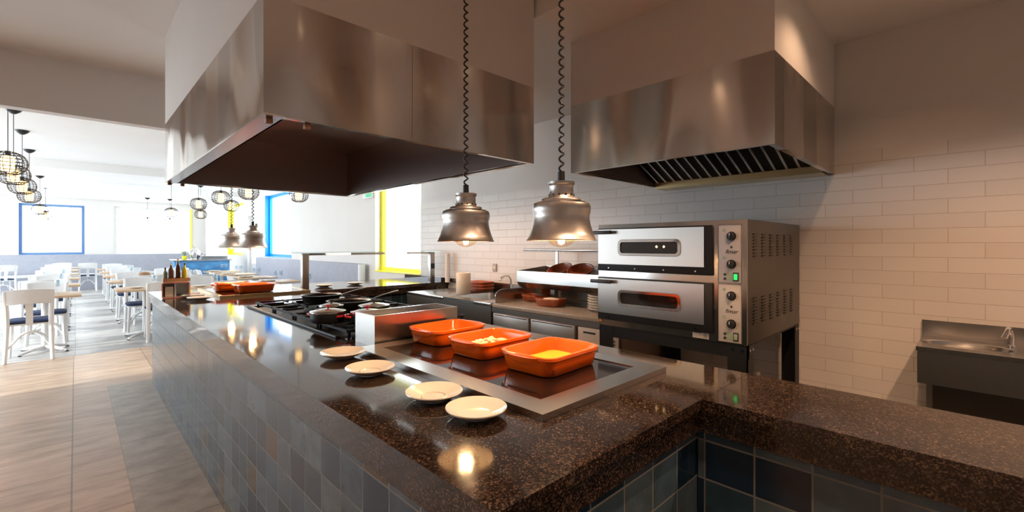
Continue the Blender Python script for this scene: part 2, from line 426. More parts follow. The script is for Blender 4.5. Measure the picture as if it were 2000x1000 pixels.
# plaster casings over hoods
H1 = (.479, 1.88, 1.76, 4.19); H2 = (2.30, WX-.01, .644, 1.826)
w = MB(); w.box(H1[0], H1[1], H1[2], H1[3], 2.30, CEIL); struct(w.build('trim_4', M['plaster'], smooth=0))
w = MB(); w.box(H2[0], H2[1], H2[2], H2[3], 2.298, CEILK); struct(w.build('trim_5', M['plaster'], smooth=0))
# windows
def window(i, axis, pos, out, a0, a1, z0, z1, fm, revealm=None, mullions=1):
    fw = .07
    d0, d1 = pos+out*.10, pos+out*.16
    def B(mb, u0, u1, w0, w1, e0=d0, e1=d1, mi=0):
        p0, p1 = sorted((e0, e1))
        if axis == 'x': mb.box(p0, p1, u0, u1, w0, w1, mi=mi)
        else: mb.box(u0, u1, p0, p1, w0, w1, mi=mi)
    t = bpy.data.objects.new('window_%d' % i, None); C.objects.link(t); t.empty_display_size = .05
    struct(t)
    m = MB(); B(m, a0, a0+fw, z0, z1); B(m, a1-fw, a1, z0, z1); B(m, a0+fw, a1-fw, z0, z0+fw); B(m, a0+fw, a1-fw, z1-fw, z1); m.build('window_frame', fm, t, smooth=0)
    if revealm:
        m = MB(); B(m, a1-.006, a1+.0, z0, z1, pos+out*.0, pos+out*.10); B(m, a0, a0+.006, z0, z1, pos+out*.0, pos+out*.10)
        B(m, a0, a1, z0-.0, z0+.012, pos-out*.02, pos+out*.10); m.build('window_reveal', revealm, t, smooth=0)
    m = MB(); B(m, a0+fw, a1-fw, z0+fw, z1-fw, pos+out*.128, pos+out*.132); m.build('window_pane', M['glass'], t, smooth=0)
    return t
window(1, 'x', WX, 1, *WIN_R[0], M['yellow'])
m = MB(); m.box(WX-.02, WX+.10, WIN_R[0][0], WIN_R[0][1], WIN_R[0][2], WIN_R[0][2]+.014); struct(m.build('trim_6', M['yellow'], smooth=0))
window(2, 'x', WX, 1, *WIN_R[1], M['blue'], M['blue'])
window(3, 'x', WX, 1, *WIN_R[2], M['yellow'], M['yellow'])
window(4, 'y', WY, 1, *WIN_F[0], M['frameblue'], M['frameblue'])
window(5, 'y', WY, 1, *WIN_F[1], M['white'], None)
m = MB(); m.box(WIN_F[1][1]-.03, WIN_F[1][1], WY-.02, WY+.10, WIN_F[1][2], WIN_F[1][3]); struct(m.build('trim_7', M['yellow'], smooth=0))
for k, q in enumerate(WIN_L): window(6+k, 'x', WL, -1, *q, M['white'])
# glazed door
t = bpy.data.objects.new('door_1', None); C.objects.link(t); struct(t)
m = MB(); a0, a1, _, z1 = DOOR
for (u0, u1, w0, w1) in ((a0, a0+.1, 0, z1), (a1-.1, a1, 0, z1), (a0+.1, a1-.1, 0, .9), (a0+.1, a1-.1, z1-.12, z1)): m.box(WX+.08, WX+.13, u0, u1, w0, w1)
m.build('door_frame', M['white'], t, smooth=0)
m = MB(); m.box(WX+.10, WX+.105, a0+.1, a1-.1, .9, z1-.12); m.build('door_pane', M['glass'], t, smooth=0)
m = MB(); m.box(WX+.02, WX+.08, a0+.03, a0+.06, 1.0, 1.15); m.build('door_handle', M['chrome'], t, smooth=0)
m = MB(); m.box(WX+.02, WX+.075, a0+.3, a0+.36, 1.95, 2.02, bev=.01); m.build('door_closer', M['black'], t, smooth=0)
# exit sign
t = thing('exit_sign', 'small green and white emergency exit sign beside the yellow framed window', 'sign', (WX-.02, 7.12, 2.27))
m = MB(); m.box(-.012, .02, -.17, .17, -.075, .075, bev=.004); m.build('housing', M['white'], t)
m = MB(); m.box(-.018, -.0125, -.15, .05, -.055, .055); m.build('green_panel', M['exit'], t, smooth=0)
m = MB(); m.tube([(-.02, -.04, .03), (-.02, -.05, 0), (-.02, -.02, -.04)], .007, 6); m.tube([(-.02, -.05, 0), (-.02, -.08, -.04)], .007, 6)
m.tube([(-.02, -.075, .012), (-.02, -.045, .02), (-.02, -.015, .0)], .006, 6); m.lathe([(0, -.012), (.012, 0), (0, .012)], 10, (-.02, -.035, .044)); m.build('running_figure', M['white'], t)
# downlight by the casing, plus unseen fill downlights added to warm the kitchen
for i, (x, y, z, e) in enumerate(DOWN_AND_FILL):
    lab = ['round recessed downlight beside the plaster casing over the ovens', 'added fill downlight over the near corner of the granite counter',
           'added fill downlight over the walkway near the viewer', 'added fill downlight over the walkway beside the long hood',
           'added fill downlight in the kitchen aisle behind the long hood', 'added fill downlight in the kitchen aisle near the hand basin',
           'added fill downlight in the kitchen aisle between the two hoods'][i]
    t = thing('downlight', lab, 'ceiling light', (x, y, z), group='recessed downlights')
    m = MB(); m.lathe([(.055, .03), (.055, .003), (.05, 0), (.04, 0), (.038, .02)], 24, cap=False); m.build('ring', M['white'], t)
    m = MB(); m.lathe([(0, .018), (.037, .018)], 24, cap=False); m.build('diffuser', M['downled'], t)
    l = light('down_and_fill_beam', 'SPOT', (0, 0, .005), e*6, WARM, .03, cone=2.3, blend=.6); l.parent = t

# ================================================================== COUNTER
ZT = .927
def tiled(mb_boxes, name, label, cat):
    m = MB()
    for b in mb_boxes: m.box(*b)
    bmesh.ops.recalc_face_normals(m.bm, faces=m.bm.faces)
    for f in m.bm.faces: f.material_index = 0 if abs(f.normal.x) > .5 else 1
    o = m.build(name, [M['tile_x'], M['tile_y']], smooth=0); return tag(o, label, cat)
tiled([(.565, 1.76, .62, 2.20, 0, .83), (.565, .93, 2.20, 3.98, 0, .83), (.565, 1.76, 3.98, 5.86, 0, .83)], 'counter_base', 'long bar counter body clad in blue grey square tiles beside the walkway', 'counter')
tiled([(1.418, 1.77, -1.6, .615, 0, .83)], 'counter_base', 'short counter leg clad in dark blue tiles running to the right of the inner corner', 'counter')
tiled([(1.765, WX-.01, 4.90, 5.80, 0, .83)], 'counter_base', 'far counter clad in blue tiles below the glass guard', 'counter')
def slab(mb, x0, x1, y0, y1, edges):
    """top slab plus the laminated apron along the listed edges"""
    mb.box(x0, x1, y0, y1, ZT-.032, ZT)
    a = .012
    for e in edges:
        if e == 'x0': mb.box(x0+a, x0+.05, y0+a, y1-a, ZT-.104, ZT-.034)
        if e == 'x1': mb.box(x1-.05, x1-a, y0+a, y1-a, ZT-.104, ZT-.034)
        if e == 'y0': mb.box(x0+a, x1-a, y0+a, y0+.05, ZT-.104, ZT-.034)
        if e == 'y1': mb.box(x0+a, x1-a, y1-.05, y1-a, ZT-.104, ZT-.034)
m = MB()
SX0, SX1, SY0, SY1 = .945, 1.79, 2.24, 3.95
slab(m, .535, SX0, .59, 5.89, ['x0']); slab(m, SX0, 1.79, .59, SY0, []); slab(m, SX0, 1.79, SY1, 5.89, [])
m.box(.547, 1.40, .602, .64, ZT-.104, ZT-.034); m.box(.541, 1.3915, .596, .602, ZT-.046, ZT-.034); m.box(.541, .547, .602, 5.88, ZT-.046, ZT-.034); m.box(1.74, 1.778, .602, SY0, ZT-.104, ZT-.034); m.box(.547, 1.79, 5.83, 5.878, ZT-.104, ZT-.034)
tag(m.build('granite_worktop', M['granite'], smooth=0), 'polished brown black granite worktop on the long tiled counter', 'worktop')
m = MB(); m.box(1.386, 1.79, -1.65, .5885, ZT-.032, ZT); m.box(1.398, 1.44, -1.64, .6015, ZT-.104, ZT-.034); m.box(1.74, 1.778, -1.64, .6, ZT-.104, ZT-.034)
m.box(1.392, 1.398, -1.64, .5955, ZT-.046, ZT-.034)
tag(m.build('granite_worktop', M['granite'], smooth=0), 'granite worktop of the short counter leg running from the inner corner', 'worktop')
t = thing('granite_worktop', 'granite worktop of the far counter under the glass guard', 'worktop', (0, 0, 0))
m = MB(); m.box(1.7905, WX-.012, 4.85, 5.89, ZT-.032, ZT); m.box(1.80, WX-.012, 4.862, 4.90, ZT-.104, ZT-.034); m.build('slab', M['granite'], t, smooth=0)
m = MB(); m.box(WX-.045, WX-.012, 4.6, 5.9, ZT+.0005, ZT+.05); m.build('upstand', M['granite'], t, smooth=0)

# ---- ceramic hob in the front
t = thing('ceramic_hob', 'black ceramic glass hob with wide steel frame under the three orange dishes', 'hob', (0, 0, ZT))
def frame_mesh(x0, x1, y0, y1, w, z0, z1, wy=None):
    wy = wy or w
    m = MB()
    o = [(x0, y0), (x1, y0), (x1, y1), (x0, y1)]; i = [(x0+w, y0+wy), (x1-w, y0+wy), (x1-w, y1-wy), (x0+w, y1-wy)]
    V = lambda p, z: m.bm.verts.new((p[0], p[1], z))
    ob, ot, it, ib = [V(p, z0) for p in o], [V(p, z1) for p in o], [V(p, z1) for p in i], [V(p, z0) for p in i]
    for k in range(4):
        n = (k+1) % 4
        m.bm.faces.new((ob[k], ob[n], ot[n], ot[k])); m.bm.faces.new((ot[k], ot[n], it[n], it[k])); m.bm.faces.new((it[k], it[n], ib[n], ib[k]))
    return m
frame_mesh(.90, 1.59, .81, 1.925, .085, .0005, .020).build('steel_frame', M['steel'], t, smooth=0)
m = MB(); m.box(.984, 1.506, .894, 1.841, .001, .0165); m.build('glass_plate', M['ceran'], t, smooth=0)
# ---- second plate, far
t = thing('ceramic_hob', 'flat ceramic hob with thin frame under the far pair of orange dishes', 'hob', (0, 0, ZT))
frame_mesh(.93, 1.72, 4.72, 5.75, .03, .0005, .022).build('steel_frame', M['brass'], t, smooth=0)
m = MB(); m.box(.959, 1.691, 4.749, 5.721, .001, .02); m.build('glass_plate', M['ceran'], t, smooth=0)

# ---- gratin dishes
def gratin(name, label, x, y, z, lx, ly, h, m_, rz=0, group=None, cat='dish'):
    t = thing(name, label, cat, (x, y, z), rz, group)
    hx, hy = lx/2, ly/2; r = .046*min(lx, ly)/.25*1.1; th = .008
    def lp(ix, z, rr=r): return rrect(hx-ix, hy-ix, max(.006, rr-ix*.5), z)
    m = MB(); m.loft([lp(.024, 0), lp(.017, .004), lp(.009, h*.55), lp(.005, h-.012), lp(0, h-.010), lp(0, h), lp(.004, h+.002), lp(.012, h), lp(.017, h-.012), lp(.021, h*.4), lp(.030, .012), lp(.045, .010)])
    m.build('bowl', m_, t, smooth=50)
    for s in (-1, 1):
        m = MB(); y1 = hy*.52
        pts = [(s*(hx-.004), -y1-.015), (s*(hx+.012), -y1+.005), (s*(hx+.016), 0), (s*(hx+.012), y1-.005), (s*(hx-.004), y1+.015)]
        out = []
        n = 12
        for k in range(n+1):
            a = -1+2*k/n; out.append((s*(hx-.006+.027*(1-abs(a)**4)), a*(y1+.012)))
        lo = [(px, py, h-.020) for px, py in out]; hi = [(px, py, h-.002) for px, py in out]
        m.loft([[(p[0]-s*.006, p[1], p[2]) for p in lo], hi]); m.build('handle', m_, t, smooth=50)
    return t
ZH = ZT+.0175
gratin('baking_dish', 'empty orange rectangular dish nearest the steel box', 1.30, 1.79, ZH, .32, .25, .07, M['orange'], .06)
gratin('baking_dish', 'orange rectangular dish filled with pale food pieces', 1.285, 1.46, ZH, .31, .25, .07, M['orange'], .03)
gratin('baking_dish', 'orange rectangular dish with yellow oil, closest to the hob corner', 1.30, 1.13, ZH, .33, .26, .07, M['orange'], .05)
rnd = random.Random(3)
for k in range(48):
    a = rnd.uniform(0, 2*PI); rr = rnd.uniform(0, 1)**.5
    x, y = 1.275+rr*.112*math.cos(a), 1.455+rr*.078*math.sin(a)
    zz = ZH+.030+(1-rr)*.028
    m = MB(); s = rnd.uniform(.010, .016)
    m.lathe([(0, -s*.7), (s*.7, -s*.5), (s, 0), (s*.75, s*.5), (0, s*.75)], 10, sx=1.25, sy=.85)
    o = m.build('food_piece', M['cream'], smooth=80); o.location = (x, y, zz); o.rotation_euler = (rnd.uniform(-.4, .4), rnd.uniform(-.4, .4), a)
    tag(o, 'pale rounded food piece heaped in the middle orange dish', 'food', 'pale food pieces in the orange dish')
m = MB(); m.loft([rrect(.122, .087, .03, 0), rrect(.124, .089, .03, .014)]); o = m.build('cooking_oil', M['oil'], loc=(1.30, 1.13, ZH+.0125)); o.rotation_euler[2] = .05
tag(o, 'shallow yellow oil lying in the orange dish at the hob corner', 'oil')
for (x, y, rz, lab) in ((1.27, 4.98, .05, 'far orange dish standing in front of its twin on the second hob'), (1.15, 5.27, -.05, 'farthest orange dish, partly hidden behind its twin on the second hob')):
    gratin('baking_dish', lab, x, y, ZT+.0225, .34, .26, .075, M['orange'], rz)

# ---- saucers
def saucer(label, x, y, d, z=ZT, group=None, name='saucer', m_=None, well=True):
    R = d/2; m = MB()
    pr = [(0, .003), (R*.42, .003), (R*.44, .0005), (R*.50, .0005), (R*.52, .004), (R*.80, .013), (R*.97, .022), (R, .025), (R*.99, .0275), (R*.95, .0262), (R*.78, .018), (R*.5, .009)]
    pr += [(R*.46, .0075), (R*.435, .0105), (R*.40, .0105), (R*.375, .0065), (0, .0062)] if well else [(R*.42, .0075), (0, .0075)]
    m.lathe(pr, 56); o = m.build(name, m_ or M['white_china'], loc=(x, y, z+.0003), smooth=60); return tag(o, label, 'plate', group)
saucer('white saucer closest to the counter corner, smooth without an inner ring', .80, .968, .172, well=False)
saucer('white saucer with a raised inner ring, second from the counter corner', .797, 1.168, .176)
saucer('white saucer beside the hob frame, third from the counter corner', .785, 1.565, .178)
saucer('white saucer at the foot of the steel box, fourth from the counter corner', .815, 1.87, .182, well=False)
for (x, y, lab) in ((.78, 4.72, 'thin plate nearest of the three beside the condiment holder'), (.775, 4.98, 'thin plate in the middle of three beside the condiment holder'), (.775, 5.22, 'thin plate farthest of the three beside the condiment holder')):
    saucer(lab, x, y, .19, well=False)

# ---- steel box (open trough)
t = thing('steel_box', 'open brushed steel box standing between the stove and the orange dishes', 'box', (1.0, 1.95, ZT))
m = MB(); L_, D_, H_ = .48, .20, .142; tk = .004
m.box(0, L_, 0, tk, 0, H_); m.box(0, L_, D_-tk, D_, 0, H_); m.box(0, tk, tk, D_-tk, 0, H_); m.box(L_-tk, L_, tk, D_-tk, 0, H_); m.box(tk, L_-tk, tk, D_-tk, .0, .004)
m.build('walls', M['steel'], t, smooth=0)
frame_mesh(-.002, L_+.002, -.002, D_+.002, .012, H_, H_+.003).build('rim', M['steel'], t, smooth=0)
m = MB(); m.box(.012, L_-.012, .012, D_-.012, H_-.03, H_-.027); m.build('inner_tray', M['darkinner'], t, smooth=0)

# ---- gas range
t = thing('gas_range', 'black gas range with cast iron grates let into the long counter', 'stove', (0, 0, 0))
m = MB(); m.box(.952, 1.785, 2.25, 3.94, 0, .905); m.build('body', M['steel_v'], t, smooth=0)
m = MB(); m.box(.952, 1.785, 2.25, 3.94, .906, .915); m.build('hotplate', M['blackmetal'], t, smooth=0)
for (x, zc) in ((.958, .935), (.985, .925)):
    m = MB(); m.box(x-.008, x+.008, 2.27, 3.90, zc-.012, zc+.006, bev=.003); m.build('front_rail', M['blackmetal'], t)
gz = .962
for iy in range(4):
    for ix in range(2):
        cx = 1.20+.39*ix; cy = 2.47+.415*iy
        g = MB(); hw, hd = .185, .2
        for yy in (-hd, hd): g.box(cx-hw, cx+hw, cy+yy-.007, cy+yy+.007, gz-.012, gz)
        for xx in (-hw, hw): g.box(cx+xx-.007, cx+xx+.007, cy-hd, cy+hd, gz-.012, gz)
        for a in range(4):
            c_, s_ = math.cos(a*PI/2), math.sin(a*PI/2)
            g.obox((cx+c_*.115, cy+s_*.12, gz-.002), (.14, .012, .014), (0, 0, a*PI/2))
            g.obox((cx+(hw-.01)*(1 if a in (0, 3) else -1), cy+(hd-.01)*(1 if a < 2 else -1), (gz+.915)/2-.004), (.014, .014, gz-.915-.008), (0, 0, 0))
        g.build('grate', M['castiron'], t, smooth=0)
        b = MB(); b.lathe([(.055, .915), (.055, .928), (.045, .934), (.04, .942), (0, .944)], 24, (cx, cy, 0)); b.build('burner', M['blackmetal'], t)
# ---- pans
def pan(label, x, y, d, ang, rise=.14):
    t = thing('frying_pan', label, 'pan', (x, y, gz+.0005), ang); R = d/2
    m = MB(); m.lathe([(0, 0), (R*.78, 0), (R*.86, .006), (R*.97, .052), (R, .058), (R+.002, .060), (R-.003, .061), (R*.94, .05), (R*.83, .008), (R*.75, .004), (0, .004)], 48)
    for f in m.bm.faces:
        c = f.calc_center_median(); f.material_index = 1 if (math.hypot(c.x, c.y) < R*.955 and c.z > .0038) else 0
    m.build('pan_body', [M['alu'], M['blackmetal']], t, smooth=60)
    m = MB(); m.tube([(R-.002, 0, .050), (R+.03, 0, .060), (R+.10, 0, .080), (R+.20, 0, .102), (R+.22, 0, .104)], [.012, .009, .011, .012, .008], 10, flat=.45); m.build('handle', M['steel'], t)
    m = MB(); m.box(R-.008, R+.008, -.022, .022, .036, .056, bev=.003); m.build('rivet_plate', M['steel'], t)
pan('steel frying pan with black inside, nearer of the two on the range', 1.36, 3.03, .29, -.10)
pan('steel frying pan with black inside, farther of the two on the range', 1.375, 3.55, .29, -.35)
def pot(label, x, y, d, h, m_, band, hand, ang=0):
    t = thing('cooking_pot', label, 'pot', (x, y, gz+.0005), ang); R = d/2
    m = MB(); m.lathe([(0, 0), (R*.88, 0), (R*.96, .008), (R, h*.5), (R, h), (R-.004, h), (R-.005, .01), (0, .006)], 40); m.build('pot_body', m_, t, smooth=50)
    m = MB(); m.lathe([(R+.001, h-.006), (R+.004, h), (R+.003, h+.005), (R-.008, h+.008), (R-.012, h+.004)], 40, cap=False); m.build('lid_rim', band, t, smooth=60)
    m = MB(); m.lathe([(R-.010, h+.006), (R*.7, h+.012), (R*.35, h+.018), (0, h+.020)], 40, cap=False); m.build('glass_lid', M['lid'], t, smooth=60)
    m = MB(); m.lathe([(.006, h+.018), (.006, h+.028), (.016, h+.032), (.016, h+.04), (0, h+.043)], 16); m.build('lid_knob', hand, t)
    for s in (0, PI):
        m = MB(); c_, s_ = math.cos(s), math.sin(s)
        m.tube([(c_*(R-.002), s_*R-.035, h-.02), (c_*(R+.028), -.025, h-.016), (c_*(R+.032), 0, h-.015), (c_*(R+.028), .025, h-.016), (c_*(R-.002), .035, h-.02)], .007, 8); m.build('side_handle', hand, t)
M['lid'] = simple('lid_glass', (.55, .53, .5), .08, spec=.9, coat=1)
pot('black pot with glass lid and red handles, nearest the front rail', 1.045, 2.60, .19, .058, M['blackmetal'], M['steel'], M['red'], -1.1)
pot('dark pot with a red rim and glass lid beside the steel box', 1.20, 2.425, .18, .058, M['castiron'], M['red'], M['red'], -.4)
pot('black pot with steel rimmed lid, second row behind the red rimmed pot', 1.36, 2.66, .185, .058, M['blackmetal'], M['steel'], M['black'], .4)
pot('small black pot with lid, tucked behind the red handled pot', 1.16, 2.835, .14, .058, M['blackmetal'], M['steel'], M['black'], .9)

# ---- condiment holder on the far end of the counter
t = thing('condiment_holder', 'white open sided condiment box with coral edges at the far counter end', 'holder', (.665, 5.12, ZT), -.12)
m = MB()
lo = [rrect(.12, .078, .02, 0)]
def ringframe(mb, y0, y1, hx, h, th, r, mi=0):
    def prof(ix): 
        return [(px, py) for px, py, _ in rrect(hx-ix, h/2-ix, max(.004, r-ix), 0, 5)]
    o, i = prof(0), prof(th)
    A = [(x, y0, z+h/2) for x, z in o]; B = [(x, y1, z+h/2) for x, z in o]; C2 = [(x, y1, z+h/2) for x, z in i]; D = [(x, y0, z+h/2) for x, z in i]
    mb.loft([A, B, C2, D, A], cap=(False, False), mi=mi)
ringframe(m, -.07, .07, .105, .145, .010, .02); m.box(-.095, .095, .066, .07, .010, .135); m.build('shell', M['white'], t)
m = MB(); ringframe(m, -.074, -.070, .105, .145, .010, .02); m.build('coral_edge', M['coral'], t)
m = MB(); m.box(-.012, .0, -.05, .065, .010, .135); m.build('divider', M['white'], t)
m = MB(); m.box(-.095, -.035, -.04, .05, .0125, .10); o = m.build('napkin_pack', M['paper'], loc=(.675, 5.12, ZT+.0005), smooth=0); tag(o, 'square white napkin pack inside the coral edged box', 'napkins')
t = thing('bottle_tray', 'small wooden tray holding bottles on top of the coral edged box', 'tray', (.665, 5.12, ZT+.1465))
m = MB(); m.box(-.10, .10, -.05, .05, 0, .008); m.build('tray_base', M['wood'], t, smooth=0)
m = MB(); m.box(-.10, .10, -.05, -.045, .008, .03); m.box(-.10, .10, .045, .05, .008, .03); m.box(-.10, -.095, -.045, .045, .008, .03); m.box(.095, .10, -.045, .045, .008, .03); m.build('tray_rim', M['wood'], t, smooth=0)
def bottle(lab, x, y, z, r, h, m_, capm):
    t = thing('sauce_bottle', lab, 'bottle', (x, y, z))
    m = MB(); m.lathe([(0, 0), (r*.95, 0), (r, .004), (r, h*.55), (r*.8, h*.66), (r*.4, h*.76), (r*.36, h*.88)], 20); m.build('bottle_body', m_, t)
    m = MB(); m.lathe([(r*.42, h*.88), (r*.42, h*.97), (r*.2, h), (0, h)], 16); m.build('cap', capm, t)
zb = ZT+.155
bottle('brown sauce bottle at the near side of the wooden tray', .625, 5.11, zb, .022, .16, M['brownglass'], M['paper'])
bottle('tall dark brown bottle, tallest on the wooden tray', .68, 5.13, zb, .021, .20, M['brownglass'], M['paper'])
bottle('yellow olive oil bottle at the end of the wooden tray', .725, 5.10, zb, .021, .16, M['oilglass'], M['brownglass'])
bottle('dark green bottle at the left end of the wooden tray', .587, 5.13, zb, .016, .12, M['leaf'], M['black'])

# ---- glass guard on the far counter
t = thing('glass_guard', 'steel post guard with glass shelf on the far counter', 'sneeze guard', (0, 0, ZT))
for (x, y) in ((1.78, 5.05), (3.40, 5.05)):
    m = MB(); m.box(x-.035, x+.035, y-.03, y+.03, .0005, .39, bev=.003); m.build('post', M['steel_v'], t)
m = MB(); m.box(1.70, 3.47, 4.93, 5.35, .392, .402); m.build('glass_shelf', M['shelfglass'], t, smooth=0)
m = MB(); m.box(1.74, 3.43, 5.04, 5.06, .368, .391); m.build('cross_rail', M['steel'], t, smooth=0)
for x0 in (2.02, 2.75): 
    m = MB(); m.box(x0, x0+.25, 5.0, 5.035, .372, .390); m.build('light_strip', M['warmstrip'], t, smooth=0)
m = MB(); m.box(3.37, 3.43, 5.013, 5.019, .17, .24); m.build('switch', M['black'], t, smooth=0)
m = MB(); m.cyl((0, 0, 0), (0, 0, .37), .032, n=20); tag(m.build('upright_tube', M['white'], loc=(3.47, 4.78, ZT+.0005)), 'short white upright tube beside the guard post near the wall', 'tube')
saucer('small white plate on the far counter near the left guard post', 2.05, 5.22, .2, well=False); saucer('small white plate in the middle of the far counter', 2.45, 5.28, .2, well=False)

# ================================================================== HOODS
def hood(label, X0, X1, Y0, Y1, z0, z1, lip, inner):
    t = thing('extractor_hood', label, 'extractor hood', (0, 0, 0)); k = .02
    m = MB(); m.box(X0, X1, Y0, Y0+k, z0, z1); m.box(X0, X0+k, Y0+k, Y1, z0, z1); m.box(X1-k, X1, Y0+k, Y1, z0, z1); m.box(X0+k, X1-k, Y1-k, Y1, z0, z1)
    m.build('canopy', M['hoodsteel'], t, smooth=0)
    j = .003
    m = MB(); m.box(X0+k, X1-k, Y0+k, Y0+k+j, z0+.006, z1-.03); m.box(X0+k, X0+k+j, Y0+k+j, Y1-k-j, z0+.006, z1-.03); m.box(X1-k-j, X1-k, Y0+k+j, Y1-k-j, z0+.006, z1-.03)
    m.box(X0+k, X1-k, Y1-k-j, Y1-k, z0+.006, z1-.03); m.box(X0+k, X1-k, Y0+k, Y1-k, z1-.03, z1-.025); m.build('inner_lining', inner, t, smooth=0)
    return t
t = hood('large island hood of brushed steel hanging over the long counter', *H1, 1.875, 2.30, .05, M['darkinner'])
m = MB(); X0, X1, Y0, Y1 = H1; m.box(X0, X0+.075, Y0, Y1, 1.868, 1.8745); m.box(X0+.068, X0+.075, Y0+.03, Y1-.03, 1.868, 1.91); m.build('gutter_lip', M['steel'], t, smooth=0)
m = MB(); m.box(X0+.075, X1, Y0, Y0+.025, 1.868, 1.8745); m.box(X1-.03, X1, Y0+.025, Y1, 1.868, 1.8745); m.box(X0+.075, X1-.03, Y1-.025, Y1, 1.868, 1.8745); m.build('rim', M['hoodsteel'], t, smooth=0)
for (x, y) in ((X0+.03, Y0+.045), (X0+.16, Y0+.03), (X0+.02, Y1-.05), (X0+.10, Y1-.03)):
    m = MB(); m.box(x-.012, x+.012, y-.012, y+.012, 1.848, 1.8675, bev=.003); m.build('clip', M['wood'], t)
m = MB(); m.box(1.083, 1.085, Y0-.0012, Y0, 1.88, 2.295); m.build('panel_seam', M['darkinner'], t, smooth=0)
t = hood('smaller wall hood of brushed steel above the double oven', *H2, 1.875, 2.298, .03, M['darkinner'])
X0, X1, Y0, Y1 = H2
m = MB(); m.box(X0+.02, X1, Y0+.0, Y0+.03, 1.868, 1.8745); m.box(X0, X0+.02, Y0, Y1, 1.868, 1.8745); m.box(X0+.02, X1, Y1-.03, Y1, 1.868, 1.8745); m.build('rim', M['hoodsteel'], t, smooth=0)
m = MB(); m.box(X1-.20, X1-.02, Y0+.03, Y1-.03, 1.855, 1.862); m.box(X1-.20, X1-.195, Y0+.03, Y1-.03, 1.862, 1.905); m.build('grease_gutter', M['brass'], t, smooth=0)
nb = 4
pA = Vector((X0+.30, 0, 2.22)); pB = Vector((X1-.19, 0, 1.90)); dv = pB-pA; ang = math.atan2(-dv.z, dv.x)
nrm = Vector((-math.sin(ang), 0, -math.cos(ang)))
fw = (Y1-Y0-.07)/2
for q in range(2):
    y0 = Y0+.035+q*fw
    fl = MB(); cc = (pA+pB)/2
    fl.obox((cc.x, y0+fw/2, cc.z), (dv.length, fw-.006, .006), (0, ang, 0))
    f = fl.build('baffle_filter', M['blackmetal'], t, smooth=0)
    for s in range(8):
        yy = y0+.035+s*(fw-.07)/7
        b = MB(); b.obox((cc.x+nrm.x*.018, yy, cc.z+nrm.z*.018), (dv.length*.92, .016, .014), (0, ang, 0), bev=.003); b.build('baffle', M['steel'], f)

# ================================================================== HEAT LAMPS
def coil(mb, z0, z1, rad=.0085, pitch=.036, tr=.0038):
    n = int((z1-z0)/pitch); pts = []
    for i in range(n*10+1):
        a = i/10*2*PI; pts.append((rad*math.cos(a), rad*math.sin(a), z0+i/10*pitch))
    mb.tube(pts, tr, 6)
def heat_lamp(label, x, y, ztop, dz=0):
    t = thing('pendant_lamp', label, 'pendant lamp', (x, y, 1.42+dz), group=None)
    k = .000382
    prof = [(342, 0), (330, 12), (305, 75), (282, 150), (271, 215), (271, 245), (281, 275), (284, 320), (272, 355), (235, 372), (192, 378), (190, 400), (182, 408), (130, 412), (122, 428), (118, 440), (114, 520), (118, 535), (128, 545), (128, 568), (40, 572)]
    outer = [(r*k, z*k) for r, z in prof]
    inner = [(r*k-.0025, z*k-.001) for r, z in prof[:10]]
    m = MB(); m.lathe([(inner[-1][0], inner[-1][1])] + inner[::-1][1:] + outer + [(0, 572*k)], 64, cap=False)
    m.build('lamp_shade', M['alu'], t, smooth=40)
    m = MB(); m.lathe([(r-.0012, z-.0005+(.0015 if z < .001 else 0)) for r, z in inner], 64, cap=False); m.build('shade_lining', M['lining'], t, smooth=60)
    m = MB()
    for a in range(12):
        th = a*PI/6; m.cyl((.118*0+124*k*math.cos(th)-.001*math.cos(th), (124*k-.001)*math.sin(th), 440*k), ((124*k+.0012)*math.cos(th), (124*k+.0012)*math.sin(th), 440*k), .0035, n=8)
    m.build('vent_holes', M['black'], t)
    m = MB(); m.cyl((0, 0, 572*k), (0, 0, 572*k+.038), .0135, .0125, n=20); m.build('cord_grip', M['black'], t)
    m = MB(); coil(m, 572*k+.036, ztop-1.42-dz-.03); m.build('coiled_cord', M['black'], t, smooth=60)
    m = MB(); m.lathe([(0, 0), (.05, 0), (.05, -.02), (.035, -.03), (0, -.03)], 24, (0, 0, ztop-1.42-dz)); m.build('ceiling_cup', M['black'], t)
    g = MB(); pts = [(0, -.026)]
    for i in range(1, 13):
        a = -PI/2+PI*i/14; pts.append((.062*math.cos(a), .036+.062*math.sin(a)))
    g.lathe(pts, 32, cap=False); gl = g.build('bulb', M['bulbglass'], t, smooth=60)
    g = MB(); g.lathe([(0, -.016), (.010, -.012), (.015, .005), (.012, .04), (0, .045)], 16); g.build('filament', M['bulb'], gl)
    l = light('lamp_light', 'POINT', (0, 0, .020), 36, (1, .66, .36), .02); l.parent = t
heat_lamp('spun aluminium pendant lamp hanging over the orange dishes, nearer and larger looking', 1.30, 1.077, CEIL)
heat_lamp('spun aluminium pendant lamp over the orange dishes, beside the long hood', 1.278, 1.62, CEIL)
heat_lamp('aluminium pendant lamp over the far hob, in front of its twin', 1.245, 4.92, CEIL, -.04)
heat_lamp('aluminium pendant lamp over the far hob, farther of the twins', 1.245, 5.75, CEIL, -.04)

